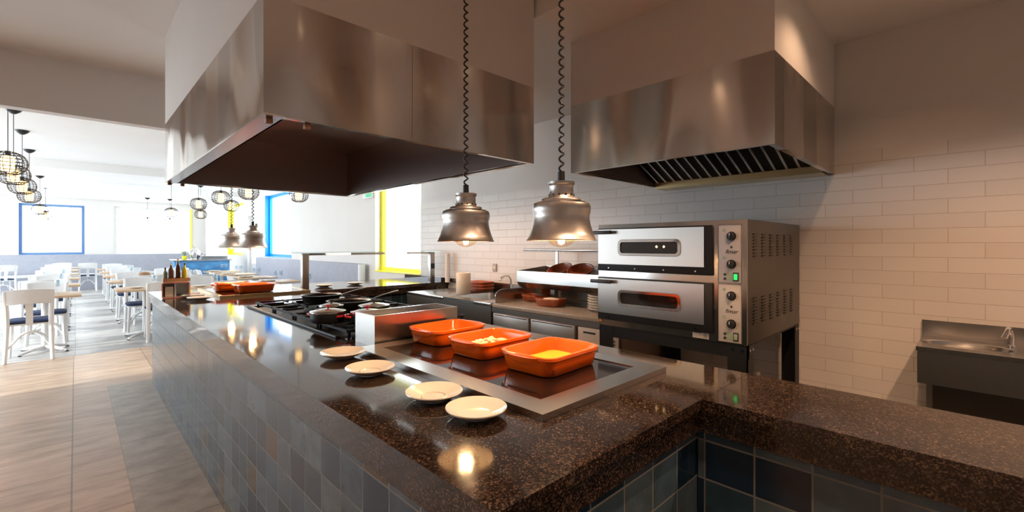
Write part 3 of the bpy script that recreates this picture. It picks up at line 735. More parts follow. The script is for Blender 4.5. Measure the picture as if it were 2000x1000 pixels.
# ================================================================== DOUBLE OVEN
OX, OY0, OY1, OZ0, OZ1, OD = 2.44, .809, 1.71, .893, 1.535, .97
t = thing('pizza_oven', 'double deck stainless pizza oven with black trimmed doors against the tiled wall', 'oven', (OX, OY0, 0))
Wd = OY1-OY0; Hh = (OZ1-OZ0)/2
m = MB(); m.box(.012, OD, 0, Wd, OZ0, OZ1, mi=0, bev=.003); m.build('body', M['oven_side'], t)
m = MB(); m.box(0, .0115, 0, Wd, OZ0, OZ1, bev=.002); m.build('fascia', M['steel'], t)
m = MB()
for (z0, rows) in ((OZ1-.19, 8), (OZ0+.10, 9)):
    for c_ in range(6):
        for r_ in range(rows):
            z = z0+r_*.0165; x = .11+c_*.135
            m.obox((x, -.003, z), (.055, .008, .006), (.5, 0, 0))
m.build('side_louvres', M['oven_side'], t, smooth=0)
PW = .145  # panel width at the y=0 side
for dk in range(2):
    zb = OZ0+.045+dk*(Hh-.012)
    zt = zb+Hh-.062
    y0, y1 = PW+.020, Wd-.012
    d = MB(); d.box(-.020, -.0005, y0, y1+.004, zb-.006, zt+.004, bev=.004); dr = d.build('door', M['blackmetal'], t)
    d = MB()
    zc = (zb+zt)/2+.012; yc = (y0+y1)/2+.01; hw, hh = .185, .034
    # steel skin with window opening
    yy0, yy1, zz0, zz1 = y0+.042, y1-.004, zb+.038, zt-.004
    n = 6
    outer = []; inn = rrect(hw, hh, .018, 0, n, yc, zc)
    for (py, pz, _) in inn:
        # project to outer rectangle
        dy, dz = py-yc, pz-zc
        sx = min((yy1-yc)/dy if dy > 1e-6 else 1e9, (yy0-yc)/dy if dy < -1e-6 else 1e9)
        sz = min((zz1-zc)/dz if dz > 1e-6 else 1e9, (zz0-zc)/dz if dz < -1e-6 else 1e9)
        s_ = min(sx, sz); outer.append((yc+dy*s_, zc+dz*s_))
    # snap corners
    for (cy_, cz_) in ((yy0, zz0), (yy0, zz1), (yy1, zz0), (yy1, zz1)):
        k_ = min(range(len(outer)), key=lambda i: (outer[i][0]-cy_)**2+(outer[i][1]-cz_)**2); outer[k_] = (cy_, cz_)
    A = [(-.0205, p[0], p[1]) for p in outer]; B = [(-.027, p[0], p[1]) for p in outer]; C2 = [(-.027, p[0], p[1]) for p in inn]; D = [(-.0205, p[0], p[1]) for p in inn]
    d.loft([A, B, C2, D], cap=(False, False)); d.build('door_skin', M['steel_v'], dr, smooth=0)
    d = MB(); o_ = [(-.031, p[0], p[1]) for p in rrect(hw+.016, hh+.014, .028, 0, n, yc, zc)]; o2 = [(-.0272, p[0], p[1]) for p in rrect(hw+.018, hh+.016, .03, 0, n, yc, zc)]
    i_ = [(-.031, p[0], p[1]) for p in rrect(hw, hh, .018, 0, n, yc, zc)]; i2 = [(-.0205, p[0], p[1]) for p in rrect(hw-.002, hh-.002, .018, 0, n, yc, zc)]
    d.loft([o2, o_, i_, i2], cap=(False, False)); d.build('window_surround', M['chrome'], dr, smooth=60)
    d = MB(); d.box(-.0225, -.0205, yc-hw+.001, yc+hw-.001, zc-hh+.001, zc+hh-.001); d.build('oven_window', M['ovwin1'] if dk == 1 and 'ovwin1' in M else M['ceran'], dr, smooth=0)
    if dk == 1:
        for yy in (yc-.055, yc-.10):  # glowing dots stand in for lamps mirrored in the upper oven window
            e = MB(); e.lathe([(0, -.008), (.008, 0), (0, .008)], 12); b_ = e.build('lamp_reflection', M['cagebulb'], dr); b_.location = (-.0235, yy, zc+.006); b_.scale = (.15, 1, 1)
    d = MB(); hz = zt-.022; d.box(-.062, -.045, y1-.12, y1+.035, hz-.011, hz+.011, bev=.005); d.box(-.046, -.020, y1-.02, y1+.004, hz-.010, hz+.010, bev=.003); d.build('door_handle', M['black'], dr)
    for q in range(4):
        e = MB(); e.cyl((-.0235, 0, 0), (-.0205, 0, 0), .0045, n=10); r_ = e.build('screw', M['chrome'], dr); r_.location = (0, y0+.09+q*(y1-y0-.17)/3, zb+.014)
    # control panel
    z0p, z1p = zb-.040, zb+Hh-.058
    c = MB(); c.box(-.004, -.0005, .024, PW-.004, z0p, z1p, bev=.001); cp = c.build('control_panel', M['panelgrey'], t)
    c = MB()
    for (yy, zz, w_, h_) in ((.024, z0p, PW-.028, .0018), (.024, z1p-.0018, PW-.028, .0018), (.024, z0p, .0018, z1p-z0p), (PW-.0058, z0p, .0018, z1p-z0p)): c.box(-.0052, -.0042, yy, yy+w_, zz, zz+h_)
    c.build('panel_outline', M['ink'], cp, smooth=0)
    ph = z1p-z0p; ky = .074
    for fz in (.80, .32):
        kz = z0p+ph*fz
        c = MB(); c.cyl((-.004, ky, kz), (-.008, ky, kz), .024, n=28); c.cyl((-.008, ky, kz), (-.028, ky, kz), .019, .016, n=28); c.box(-.034, -.027, ky-.004, ky+.004, kz-.017, kz+.017, bev=.002); kn = c.build('knob', M['black'], cp)
        c = MB(); c.box(-.0348, -.034, ky-.0015, ky+.0015, kz+.002, kz+.016); c.build('pointer', M['white'], kn, smooth=0)
        c = MB()
        for q in range(11):
            a = math.radians(-210+q*24); c.obox((-.0045, ky-math.cos(a)*.034, kz+math.sin(a)*.030), (.0008, .006, .0012), (0, 0, 0) if abs(math.sin(a)) < .5 else (a, 0, 0))
        c.build('dial_marks', M['ink'], cp, smooth=0)
        c = MB(); c.cyl((-.0048, ky+.036, kz+.032), (-.004, ky+.036, kz+.032), .009, n=14); c.build('dial_symbol', M['greeny'] if 'greeny' in M else M['leaf'], cp)
    zz = z0p+ph*.11
    for q in range(2):
        c = MB(); c.cyl((-.008, ky+.032, zz-.012+q*.022), (-.004, ky+.032, zz-.012+q*.022), .007, n=12); c.build('indicator', M['ink'], cp)
    c = MB(); c.box(-.0048, -.004, ky-.002, ky+.022, zz-.022, zz+.020); c.build('symbol_plate', M['leaf'], cp, smooth=0)
    c = MB(); c.box(-.0075, -.004, ky-.036, ky-.008, zz-.024, zz+.022, bev=.002); c.build('switch_bezel', M['ink'], cp)
    c = MB(); c.box(-.012, -.0075, ky-.031, ky-.013, zz-.016, zz+.014, bev=.002); c.build('power_switch', M['green_led'] if dk == 1 else M['grn_off'] if 'grn_off' in M else M['leaf'], cp)
    text_mesh('maker_text', 'fimar', .030, M['ink'], cp, (-.0048, ky, z0p+ph*.535), (PI/2, 0, -PI/2), shear=.3)
    c = MB(); 
    for q in range(6):
        a = q*PI/3; c.obox((-.0046, ky+math.cos(a)*.004, z0p+ph*.615+math.sin(a)*.004), (.0008, .006, .003), (a, 0, 0))
    c.build('maker_emblem', M['ink'], cp, smooth=0)
m = MB(); m.loft([[(-.0008, Wd-.028, OZ0+.02), (-.0008, Wd-.004, OZ0+.02), (-.0008, Wd-.016, OZ0+.043)], [(-.0002, Wd-.028, OZ0+.02), (-.0002, Wd-.004, OZ0+.02), (-.0002, Wd-.016, OZ0+.043)]]); m.build('warning_sticker', M['warn'], t, smooth=0)
m = MB(); m.box(-.0012, -.0004, PW+.045, PW+.135, OZ0+.004, OZ0+.042); rl = m.build('rating_label', M['panelgrey'], t, smooth=0)
m = MB(); m.box(-.0018, -.0012, PW+.085, PW+.13, OZ0+.032, OZ0+.038)
for q in range(3): m.box(-.0018, -.0012, PW+.055+q*.0, PW+.075, OZ0+.010+q*.009, OZ0+.013+q*.009)
m.build('label_print', M['ink'], rl, smooth=0)
# stand
st = thing('oven_stand', 'black angle iron stand carrying the double oven', 'stand', (OX, OY0, 0))
m = MB(); m.box(.015, .03, .0, Wd, OZ0-.075, OZ0-.002); m.box(OD-.03, OD-.015, 0, Wd, OZ0-.075, OZ0-.002); m.box(.03, OD-.03, .004, .012, OZ0-.012, OZ0-.002); m.box(.03, OD-.03, Wd-.012, Wd-.004, OZ0-.04, OZ0-.002); m.build('top_frame', M['blackmetal'], st, smooth=0)
for (x, y, sx, sy) in ((.012, 0, 1, 1), (.012, Wd, 1, -1), (OD-.012, 0, -1, 1), (OD-.012, Wd, -1, -1)):
    m = MB(); m.box(*sorted((x, x+sx*.006)), *sorted((y, y+sy*.10)), 0, OZ0-.003); m.box(*sorted((x, x+sx*.085)), *sorted((y, y+sy*.006)), 0, OZ0-.003); lg = m.build('leg', M['blackmetal'], st, smooth=0)
    for q in (.025, .07):
        m = MB(); m.cyl((x-sx*.004, y+sy*q, OZ0-.03), (x, y+sy*q, OZ0-.03), .008, n=12); m.cyl((x+sx*q, y-sy*.004, OZ0-.03), (x+sx*q, y, OZ0-.03), .007, n=12); m.build('bolt', M['chrome'], lg)

# ================================================================== BACK BENCH
BX, BZ = 2.75, .87
t = thing('sink_bench', 'stainless sink bench with deep apron at the far end of the back counter', 'sink unit', (0, 0, 0))
BY0, BY1 = 3.12, 4.58
m = MB(); m.box(BX, WX-.012, BY0, BY0+.25, BZ-.03, BZ, bev=.003); m.box(BX, WX-.012, BY0+.75, BY1, BZ-.03, BZ, bev=.003); m.box(BX, BX+.12, BY0+.25, BY0+.75, BZ-.03, BZ); m.box(WX-.14, WX-.012, BY0+.25, BY0+.75, BZ-.03, BZ); m.build('top', M['steel'], t)
m = MB(); m.box(BX+.002, BX+.012, BY0, BY1, BZ-.22, BZ-.031); m.build('apron', M['steel_v'], t, smooth=0)
m = MB(); m.loft([rrect(.27, .25, .05, BZ-.003, 5, BX+.39, BY0+.5), rrect(.26, .24, .06, BZ-.12, 5, BX+.39, BY0+.5), rrect(.2, .18, .05, BZ-.16, 5, BX+.39, BY0+.5)], cap=(False, True)); m.build('basin', M['steel'], t)
m = MB(); m.box(WX-.03, WX-.012, BY0, BY1, BZ+.0005, BZ+.10); m.build('upstand', M['steel'], t, smooth=0)
for (x, y) in ((BX+.04, BY0+.04), (BX+.04, BY1-.04), (WX-.06, BY0+.04), (WX-.06, BY1-.04)):
    m = MB(); m.box(x-.02, x+.02, y-.02, y+.02, 0, BZ-.031); m.build('leg', M['steel_v'], t, smooth=0)
m = MB(); m.box(BX+.03, WX-.05, BY0+.03, BY1-.03, .18, .2); m.build('shelf', M['steel'], t, smooth=0)
m = MB()
n = 10; prof = [(BX+.05, 0), (BX+.05, .06)]+[(BX+.05+.10*(1-math.cos(k/n*PI/2)), .06+.06*math.sin(k/n*PI/2)) for k in range(1, n+1)]+[(WX-.1, .12), (WX-.1, 0)]
m.loft([[(x, BY0-.012, BZ+z) for x, z in prof], [(x, BY0-.004, BZ+z) for x, z in prof]])
tag(m.build('splash_divider', M['steel'], smooth=0, loc=(0, 0, .0008)), 'curved steel splash divider standing between sink bench and refrigerated counter', 'divider')
t = thing('sink_tap', 'curved chrome tap behind the sink divider', 'tap', (WX-.12, 3.55, BZ+.0008))
m = MB(); m.tube([(0, 0, 0), (0, 0, .10), (-.005, 0, .16), (-.035, 0, .20), (-.09, -.0, .205), (-.15, 0, .185), (-.165, 0, .16)], .010, 10); m.build('spout', M['chrome'], t, smooth=60)
m = MB(); m.lathe([(.028, 0), (.028, .01), (.018, .03), (.018, .05), (0, .05)], 16); m.box(-.006, .006, -.05, -.01, .03, .04); m.build('tap_base', M['chrome'], t)
# refrigerated counter
t = thing('refrigerated_counter', 'refrigerated counter with two steel doors and a louvred motor grille', 'fridge counter', (0, 0, 0))
RY0, RY1 = 1.735, 3.10
m = MB(); m.box(BX, WX-.012, RY0, RY1, BZ-.035, BZ, bev=.004); m.build('top', M['stone'], t)
m = MB(); m.box(BX+.01, WX-.012, RY0, RY1, .10, BZ-.036); m.build('body', M['darkinner'], t, smooth=0)
m = MB(); m.box(BX-.002, BX+.012, RY0, RY1, BZ-.075, BZ-.036); m.build('top_rail', M['steel'], t, smooth=0)
m = MB(); m.box(WX-.03, WX-.012, RY0, RY1, BZ+.0005, BZ+.10); m.build('upstand', M['stone'], t, smooth=0)
for (a, b) in ((2.63, 3.07), (2.14, 2.60)):
    m = MB(); m.box(BX-.012, BX+.0095, a, b, .14, BZ-.085, bev=.004); d = m.build('door', M['steel_v'], t)
    m = MB(); m.box(BX-.016, BX-.012, a+.02, b-.02, BZ-.098, BZ-.090); m.build('door_grip', M['darkinner'], d, smooth=0)
m = MB(); m.box(BX-.006, BX+.0095, RY0+.02, 2.11, .14, BZ-.085, bev=.003); g = m.build('grille', M['panelgrey'], t)
m = MB()
for c_ in range(14):
    for r_ in range(14):
        if r_ < 3 and c_ > 5: continue
        m.obox((BX-.0065, 1.79+c_*.0205, BZ-.15-r_*.026), (.002, .010, .016), (.5, 0, 0))
m.build('grille_slots', M['ink'], g, smooth=0)
m = MB(); m.box(BX-.0075, BX-.006, 1.95, 2.06, BZ-.125, BZ-.112); m.build('maker_plate', M['ink'], g, smooth=0)
for (x, y) in ((BX+.08, RY0+.08), (BX+.08, RY1-.08), (WX-.1, RY0+.08), (WX-.1, RY1-.08)):
    m = MB(); m.cyl((x, y, 0), (x, y, .10), .02); m.build('foot', M['black'], t)
# topping trough
t = thing('topping_unit', 'raised steel topping trough with shelf above the refrigerated counter', 'topping unit', (0, 0, 0))
m = MB(); y0, y1 = 1.80, 3.02
pr = [(3.0, 1.06), (3.0, 1.165), (3.015, 1.165), (3.015, 1.10), (3.40, 1.10), (3.40, 1.20), (3.415, 1.20), (3.415, 1.0), (3.10, 1.0)]
m.loft([[(x, y0, z) for x, z in pr], [(x, y1, z) for x, z in pr]]); m.build('trough', M['steel'], t, smooth=0)
m = MB(); en = [(3.0, 1.165), (3.0, 1.06), (3.03, 1.02), (3.10, .985), (3.415, .985), (3.415, 1.20)]
for yy in (y0-.012, y1): m.loft([[(x, yy, z) for x, z in en], [(x, yy+.012, z) for x, z in en]])
m.build('end_panels', M['steel_v'], t, smooth=0)
for q in (y0+.1, y1-.2):
    m = MB(); m.box(3.30, 3.36, q, q+.05, BZ+.001, .999); m.build('support', M['steel_v'], t, smooth=0)
m = MB(); m.box(3.05, 3.38, 1.80, 3.0, 1.350, 1.372, bev=.008); m.build('top_shelf', M['steel'], t)
for yy in (2.82, 1.95):
    m = MB(); m.box(3.35, 3.365, yy, yy+.03, 1.17, 1.349); m.build('shelf_post', M['steel_v'], t, smooth=0)
def tbowl(lab, x, y, z, r, h, tilt=0, td=0):
    m = MB(); m.lathe([(0, 0), (r*.7, 0), (r*.9, h*.5), (r, h), (r*.93, h), (r*.83, h*.5), (r*.6, .008), (0, .008)], 28)
    o = m.build('terracotta_bowl', M['terra'], loc=(x, y, z), smooth=50); o.rotation_euler = (tilt, td, 0); return tag(o, lab, 'bowl')
tbowl('tilted terracotta bowl leaning in the topping trough, farther of the pair', 3.20, 2.66, 1.150, .12, .05, .0, -.42)
tbowl('tilted terracotta bowl leaning in the topping trough, nearer of the pair', 3.19, 2.42, 1.150, .12, .05, .1, -.42)
gratin('terracotta_dish', 'glazed terracotta dish with wrapped food, nearest on the refrigerated counter', 3.02, 2.62, BZ+.0005, .20, .24, .065, M['terra'], .1)
m = MB(); m.lathe([(0, -.01), (.05, -.008), (.075, .005), (.06, .018), (.02, .026), (0, .026)], 16, sy=1.15); o = m.build('wrapped_food', M['paper'], loc=(3.02, 2.62, BZ+.045)); tag(o, 'pale wrapped food lying in the nearest terracotta dish', 'food')
gratin('terracotta_dish', 'low terracotta dish on the counter below the topping trough', 3.16, 2.95, BZ+.0005, .18, .22, .06, M['terra'], .0)
for q in range(3):
    tbowl(['terracotta bowl at the bottom of the pile by the steel divider', 'terracotta bowl in the middle of the pile by the steel divider', 'terracotta bowl on top of the pile by the steel divider'][q], 3.36, 2.95, BZ+.001+q*.030, .085, .045, .0, 0)
for q in range(3):
    gratin('terracotta_dish', ['terracotta dish at the bottom of the pile beside the paper roll', 'terracotta dish in the middle of the pile beside the paper roll', 'terracotta dish on top of the pile beside the paper roll'][q],
           3.37, 3.99, BZ+.001+q*.034, .20, .28, .05, M['terra'], .0)
t = thing('paper_roll', 'tall white kitchen paper roll on the sink bench', 'paper roll', (3.08, 3.95, BZ+.0008))
m = MB(); m.lathe([(.022, 0), (.078, 0), (.08, .004), (.08, .226), (.078, .23), (.022, .23), (.022, 0)], 36, cap=False); m.build('paper', M['paper'], t)
m = MB(); m.lathe([(.018, .001), (.0215, .001), (.0215, .229), (.018, .229), (.018, .001)], 20, cap=False); m.build('core', M['wood'], t)
for q in range(6):
    saucer('white plate in the short stack beside the double oven', 3.05, 2.12, .21, z=BZ+.001+q*.021, group='plates stacked beside the oven', name='dinner_plate', well=False)
t = thing('wall_socket', 'small beige wall socket above the terracotta dishes', 'socket', (WX-.009, 3.94, 1.145))
m = MB(); m.box(-.012, 0, -.035, .035, -.045, .045, bev=.004); m.build('plate', M['panelgrey'], t)
m = MB(); m.cyl((-.014, 0, 0), (-.012, 0, 0), .018, n=16); m.build('outlet', M['paper'], t)

# ================================================================== HAND WASH BASIN
t = thing('hand_basin', 'steel hand wash basin with oval bowl on the tiled wall', 'wash basin', (0, 0, 0))
X0, X1, Y0, Y1, Z = 3.13, WX-.01, -.20, .22, .88
cx, cy, rx, ry = 3.33, .04, .125, .175
m = MB(); n = 48; outer = []; inn = []
for k in range(n):
    a = 2*PI*k/n; c_, s_ = math.cos(a), math.sin(a)
    inn.append((cx+rx*c_, cy+ry*s_, Z))
    tt = min((X1-cx)/c_ if c_ > 1e-6 else (X0-cx)/c_ if c_ < -1e-6 else 1e9, (Y1-cy)/s_ if s_ > 1e-6 else (Y0-cy)/s_ if s_ < -1e-6 else 1e9)
    outer.append((cx+tt*c_, cy+tt*s_, Z))
for (qx, qy) in ((X0, Y0), (X0, Y1), (X1, Y0), (X1, Y1)):
    k_ = min(range(n), key=lambda i: (outer[i][0]-qx)**2+(outer[i][1]-qy)**2); outer[k_] = (qx, qy, Z)
bowl = [[(cx+(p[0]-cx)*f, cy+(p[1]-cy)*f, Z-dz) for p in inn] for f, dz in ((.96, .004), (.88, .04), (.7, .075), (.4, .09))]
m.loft([[(p[0], p[1], Z-.022) for p in outer], outer, inn]+bowl, cap=(False, True)); m.build('bowl_top', M['steel'], t, smooth=30)
m = MB(); m.box(X0+.012, X1, Y0+.004, Y1-.004, .69, Z-.023); m.build('apron', M['steel_v'], t, smooth=0)
m = MB(); m.box(X1-.012, X1, Y0, Y1, Z+.0005, .972); m.build('upstand', M['steel'], t, smooth=0)
m = MB(); m.box(X0+.16, X1, Y0+.02, Y1-.03, .0, .689); m.build('pedestal', M['steel_v'], t, smooth=0)
m = MB(); m.box(X0+.157, X0+.1595, Y0+.04, Y1-.055, .02, .67); m.build('pedestal_door', M['oven_side'], t, smooth=0)
t = thing('basin_tap', 'small curved chrome tap on the steel hand basin', 'tap', (3.46, -.125, Z+.0005))
m = MB(); pts = [(0, 0, 0), (0, 0, .05)]
for k in range(1, 9):
    a = PI*k/9*.9; pts.append((-.035+.035*math.cos(a), .012*k/8*1.6, .05+.045*math.sin(a)))
pts.append((-.085, .03, .05)); m.tube(pts, [.010]*(len(pts)-2)+[.011, .013], 12); m.build('spout', M['chrome'], t, smooth=60)
m = MB(); m.lathe([(.017, 0), (.017, .006), (.012, .01)], 16); m.build('tap_base', M['chrome'], t)
m = MB(); m.box(3.30, 3.5, -.42, -.22, 0, .66, bev=.01); tag(m.build('waste_bin', M['white'], smooth=35), 'plain white bin standing beside the hand basin at the frame edge', 'bin')

# ================================================================== DINING ROOM
def make_chair():
    t = thing('dining_chair', 'x', 'chair', (0, 0, 0), 0, 'white dining chairs')   # faces +y, origin at centre of seat on the floor
    m = MB(); m.loft([rrect(.195, .195, .06, .435), rrect(.20, .20, .06, .445), rrect(.20, .20, .06, .455)]); m.build('seat_frame', M['white'], t)
    m = MB(); m.loft([rrect(.195, .195, .07, .4555), rrect(.205, .205, .07, .465), rrect(.205, .205, .07, .480), rrect(.17, .17, .06, .496)]); m.build('seat_cushion', M['navy'], t, smooth=60)
    for s in (-1, 1):
        m = MB(); pts = [(s*.20, -.26, 0), (s*.19, -.215, .22), (s*.185, -.195, .44), (s*.188, -.215, .62), (s*.195, -.26, .80), (s*.197, -.275, .86)]
        m.tube(pts, [.018, .021, .023, .022, .021, .018], 8, flat=1.1); m.build('leg', M['white'], t)
        m = MB(); m.tube([(s*.19, .20, 0), (s*.175, .175, .25), (s*.17, .165, .436)], [.015, .019, .021], 8); m.build('leg', M['white'], t)
    m = MB(); A = []; n = 10
    f_, b_ = [], []
    def row(z, off, dy):
        return [(.205*u, -.262-.045*(1-u*u)*1.0+dy+off, z+.012*(1-u*u)) for u in [(-1+2*k/n) for k in range(n+1)]]
    lo_f, lo_b = row(.690, .012, .026), row(.690, -.012, .026); hi_f, hi_b = row(.865, .010, -.012), row(.865, -.010, -.012)
    m.loft([lo_f, hi_f, hi_b, lo_b, lo_f], cap=(False, False), closed=False)
    for k in (0, n):
        m.bm.faces.new([m.bm.verts.new(p[k]) for p in (lo_f, hi_f, hi_b, lo_b)])
    bmesh.ops.remove_doubles(m.bm, verts=m.bm.verts, dist=1e-5)
    m.build('backrest', M['white'], t, smooth=50)
    m = MB(); m.loft([[(x, y, .44) for x, y in ((-.032, -.205), (.032, -.205), (.032, -.187), (-.032, -.187))], [(x, y, .60) for x, y in ((-.030, -.225), (.030, -.225), (.030, -.208), (-.030, -.208))], [(x, y, .735) for x, y in ((-.040, -.295), (.040, -.295), (.040, -.275), (-.040, -.275))]]); m.build('splat', M['white'], t)
    m = MB()
    for s in (-1, 1):
        m.tube([(s*.185, -.225, .16), (s*.09, -.10, .29), (s*.03, -.03, .325)], .011, 8); m.tube([(s*.178, .185, .16), (s*.09, .09, .29), (s*.03, .02, .325)], .011, 8)
    m.tube([(0, -.05, .325), (0, .04, .325)], .025, 8); m.cyl((0, 0, .325), (0, 0, .436), .012, n=8); m.build('stretcher', M['white'], t)
    return t
def make_table():
    t = thing('dining_table', 'x', 'table', (0, 0, 0), 0, 'light oak topped dining tables')
    m = MB(); m.box(-.35, .35, -.35, .35, .722, .75, bev=.004); m.build('tabletop', M['oak'], t)
    m = MB(); m.cyl((0, 0, .03), (0, 0, .70), .035, n=16); m.box(-.2, .2, -.03, .03, .70, .7215); m.box(-.03, .03, -.2, .2, .70, .7215); m.build('pedestal', M['white'], t)
    m = MB()
    for k in range(4):
        a = k*PI/2+PI/4; m.tube([(0, 0, .06), (.15*math.cos(a), .15*math.sin(a), .05), (.30*math.cos(a), .30*math.sin(a), .018)], [.028, .022, .016], 8)
    m.build('base', M['white'], t)
    for k in range(4):
        a = k*PI/2+PI/4; m = MB(); m.cyl((.30*math.cos(a), .30*math.sin(a), 0), (.30*math.cos(a), .30*math.sin(a), .012), .018, n=10); m.build('foot', M['black'], t)
    return t
protoC = make_chair(); protoT = make_table(); usedC = usedT = False
ORD = ['first', 'second', 'third', 'fourth', 'fifth', 'sixth', 'seventh', 'eighth']
def chair(x, y, rz, lab):
    global usedC
    o = protoC if not usedC else copy_tree(protoC); usedC = True
    o.location = (x, y, 0); o.rotation_euler = (0, 0, rz); o['label'] = lab
def table(x, y, lab):
    global usedT
    o = protoT if not usedT else copy_tree(protoT); usedT = True
    o.location = (x, y, 0); o['label'] = lab; return o
def glassware(x, y, where):
    z = .7508
    t = thing('wine_glass', 'stemmed wine glass standing on the %s' % where, 'glass', (x+.12, y+.1, z), group='wine glasses on the dining tables')
    m = MB(); m.lathe([(0, 0), (.034, 0), (.034, .002), (.004, .006), (.004, .085), (.02, .095), (.036, .13), (.034, .18), (.033, .18), (.034, .13), (.018, .098), (0, .094)], 16); m.build('glass_body', M['tableglass'], t)
    saucer('white side plate set on the %s' % where, x-.12, y-.08, .2, z=z, name='side_plate', group='side plates on the dining tables', well=False)
M['tableglass'] = thin_glass('table_glass', (.88, .92, .95), .45)
rows = [('row along the walkway', -.29, 8.62, 2.05, 6, 'lr'), ('second row', .78, 8.98, 2.0, 5, 'lr'), ('middle row', 1.53, 8.6, 2.0, 3, 'lr')]
for rn, x, y0, dy, n, _ in rows:
    for k in range(n):
        y = y0+k*dy
        q = 'nearest' if k == 0 else ORD[k]
        table(x, y, 'oak topped dining table, %s in the %s' % (q, rn))
        chair(x+(-.11 if x < 0 else .17), y-.40, 0, 'white chair, kitchen side of the %s table in the %s' % (q, rn))
        chair(x, y+.42, PI, 'white chair, far side of the %s table in the %s' % (q, rn))
        if k < 3: glassware(x, y, '%s table of the %s' % (q, rn))
for k in range(5):
    y = 7.6+k*1.45
    if 13.2 < y < 14.8: pass
    q = 'nearest' if k == 0 else ORD[k]
    table(2.68, y, 'oak topped dining table, %s along the wall bench' % q)
    chair(2.22, y, -PI/2, 'white chair facing the wall bench at its %s table' % q)
    glassware(2.68, y, '%s table along the wall bench' % q)
    glassware(2.60, y+.05, '%s bench table, aisle side' % q)
chair(.28, 19.35, 0, 'single white chair in the aisle before the far bench')
chair(-1.42, 18.6, .3, 'white chair near the blue framed far window')
chair(-1.62, 17.3, .3, 'white chair farther from the blue framed window at the left edge')
table(-1.9, 19.0, 'oak topped dining table under the blue framed far window')
# pot on table
t = thing('wooden_jar', 'small round wooden jar on a dining table beyond the counter end', 'jar', (.93, 10.85, .7508))
m = MB(); m.lathe([(0, 0), (.07, 0), (.09, .05), (.09, .13), (.07, .15), (0, .15)], 20); m.build('jar_body', M['wood'], t)
m = MB(); m.lathe([(.05, .15), (.05, .165), (0, .17)], 16); m.build('jar_lid', M['oak'], t)
# benches
def bench(lab, axis):
    t = thing('wall_bench', lab, 'bench', (0, 0, 0))
    if axis == 'x':
        y0, y1 = 7.25, 13.4
        m = MB(); m.box(WX-.09, WX-.005, y0, y1, .44, 1.09, bev=.01); m.build('backrest', M['bench_grey'], t)
        m = MB(); m.box(WX-.55, WX-.092, y0, y1, .40, .47, bev=.015); m.build('seat', M['white'], t)
        m = MB(); m.box(WX-.50, WX-.005, y0+.01, y1-.01, 0, .399); m.build('base', M['bench_grey'], t, smooth=0)
        m = MB(); m.cyl((WX-.10, y0-.07, 0), (WX-.10, y0-.07, 1.09), .06, n=24); m.build('end_column', M['white'], t)
    else:
        x0, x1 = WL+.05, WX-.02
        m = MB(); m.box(x0, x1, WY-.09, WY-.005, .44, 1.11, bev=.01); m.build('backrest', M['bench_grey'], t)
        m = MB(); m.box(x0, x1, WY-.55, WY-.092, .42, .50, bev=.015); m.build('seat', M['white'], t)
        m = MB(); m.box(x0, x1, WY-.5, WY-.005, 0, .419); m.build('base', M['bench_grey'], t, smooth=0)
bench('long grey upholstered bench along the window wall', 'x'); bench('grey upholstered bench along the far wall', 'y')
# buffet
t = thing('service_buffet', 'blue mottled service buffet with dark top near the yellow window', 'buffet', (2.45, 14.7, 0))
m = MB(); m.box(-.62, .62, -.3, .3, 0, 1.0); m.build('body', M['bluebar'], t, smooth=0)
m = MB(); m.box(-.66, .66, -.34, .34, 1.001, 1.03); m.build('top', M['sheet'], t, smooth=0)
for q in range(3):
    m = MB(); m.loft([rrect(.27, .2, .03, 0), rrect(.30, .23, .03, .028), rrect(.29, .22, .03, .03)]); tag(m.build('serving_tray', M['sheet' if q % 2 else 'white'], loc=(2.75, 14.65, 1.031+q*.033)), ['silver tray at the bottom of the pile on the blue buffet', 'tray in the middle of the pile on the blue buffet', 'white tray on top of the pile on the blue buffet'][q], 'tray')
t = thing('coffee_urn', 'shiny steel urn with domed lid on the blue buffet', 'urn', (2.32, 14.7, 1.0305))
m = MB(); m.lathe([(0, 0), (.09, 0), (.08, .03), (.12, .08), (.13, .18), (.11, .24), (.05, .29), (.02, .31), (.03, .33), (0, .35)], 24); m.build('urn_body', M['chrome'], t)
m = MB(); m.tube([(.12, 0, .1), (.2, 0, .12), (.21, 0, .17), (.13, 0, .2)], .01, 8); m.build('handle', M['chrome'], t)
t = thing('flower_pot', 'small yellow pot on the left of the blue buffet', 'pot', (2.08, 14.62, 1.0305))
m = MB(); m.lathe([(0, 0), (.045, 0), (.06, .10), (.055, .10), (.045, .01), (0, .01)], 18); m.build('pot_body', M['yellow'], t)
m = MB()
rn = random.Random(5)
for k in range(14):
    a = rn.uniform(0, 2*PI); l_ = rn.uniform(.08, .2); m.tube([(0, 0, .08), (math.cos(a)*l_*.4, math.sin(a)*l_*.4, .08+l_*.7), (math.cos(a)*l_, math.sin(a)*l_, .08+l_)], [.006, .012, .002], 5, flat=.3)
m.build('leaves', M['leaf'], t)

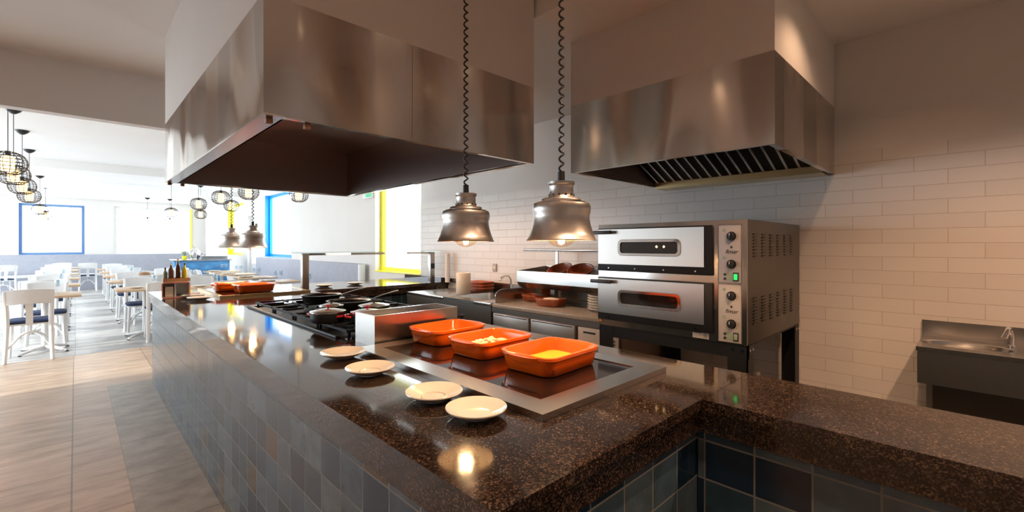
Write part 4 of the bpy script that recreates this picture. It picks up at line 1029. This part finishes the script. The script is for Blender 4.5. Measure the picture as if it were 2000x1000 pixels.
# wire lanterns
def make_lantern():
    t = thing('wire_lantern', 'x', 'pendant lamp', (0, 0, 0), 0, 'wire cage lanterns')
    R, Hh2 = .138, .108; m = MB(); nm = 18
    for k in range(nm):
        a = 2*PI*k/nm; pts = []
        for i in range(11):
            b = -PI/2*.80+PI*.80*i/10; r = R*math.cos(b)**.8; pts.append((r*math.cos(a), r*math.sin(a), Hh2*math.sin(b)/math.sin(PI/2*.80)))
        m.tube(pts, .0026, 4)
    for i in range(9):
        b = -PI/2*.80+PI*.80*i/8; r = R*math.cos(b)**.8; z = Hh2*math.sin(b)/math.sin(PI/2*.80)
        m.tube([(r*math.cos(2*PI*k/24), r*math.sin(2*PI*k/24), z) for k in range(24)], .0032, 4, closed=True)
    m.build('wire_cage', M['cage'], t, smooth=60)
    m = MB(); m.lathe([(0, -.075), (.04, -.075), (.047, -.06), (.047, .05), (.035, .07), (0, .075)], 20); m.build('glass_shade', M['cagebulb'], t)
    m = MB(); m.cyl((0, 0, .075), (0, 0, .12), .02, n=12); m.build('lamp_holder', M['black'], t)
    m = MB(); m.cyl((0, 0, .12), (0, 0, CEIL-2.20-.04), .0035, n=6); m.build('cord', M['black'], t)
    m = MB(); zc = CEIL-2.20; m.lathe([(0, zc-.06), (.02, zc-.055), (.055, zc-.03), (.075, zc-.002), (0, zc-.001)], 20); m.build('ceiling_rose', M['black'], t)
    return t
M['cage'] = simple('dark_bronze_wire', (.05, .04, .035), .5, .5)
protoL = make_lantern(); first = True
LAN = [(-.47, 6.55, 'row over the walkway', 0), (-.50, 7.57, 'row over the walkway', 1), (-.51, 8.9, 'row over the walkway', 2), (-.53, 10.6, 'row over the walkway', 3), (-.56, 14.4, 'row over the walkway', 4), (-.56, 16.9, 'row over the walkway', 5),
       (1.86, 7.57, 'row over the middle tables', 0), (1.74, 8.75, 'row over the middle tables', 1), (1.70, 10.4, 'row over the middle tables', 2), (1.66, 13.5, 'row over the middle tables', 3), (1.67, 18.6, 'row over the middle tables', 4),
       (2.53, 7.44, 'row beside the window wall', 0), (2.25, 10.4, 'row beside the window wall', 1), (2.30, 13.8, 'row beside the window wall', 2), (2.25, 18.6, 'row beside the window wall', 3)]
for x, y, r, k in LAN:
    o = protoL if first else copy_tree(protoL); first = False
    o.location = (x, y, 2.20); o['label'] = 'black wire cage lantern with glowing shade, %s in the %s' % (('nearest' if k == 0 else ORD[k]), r)
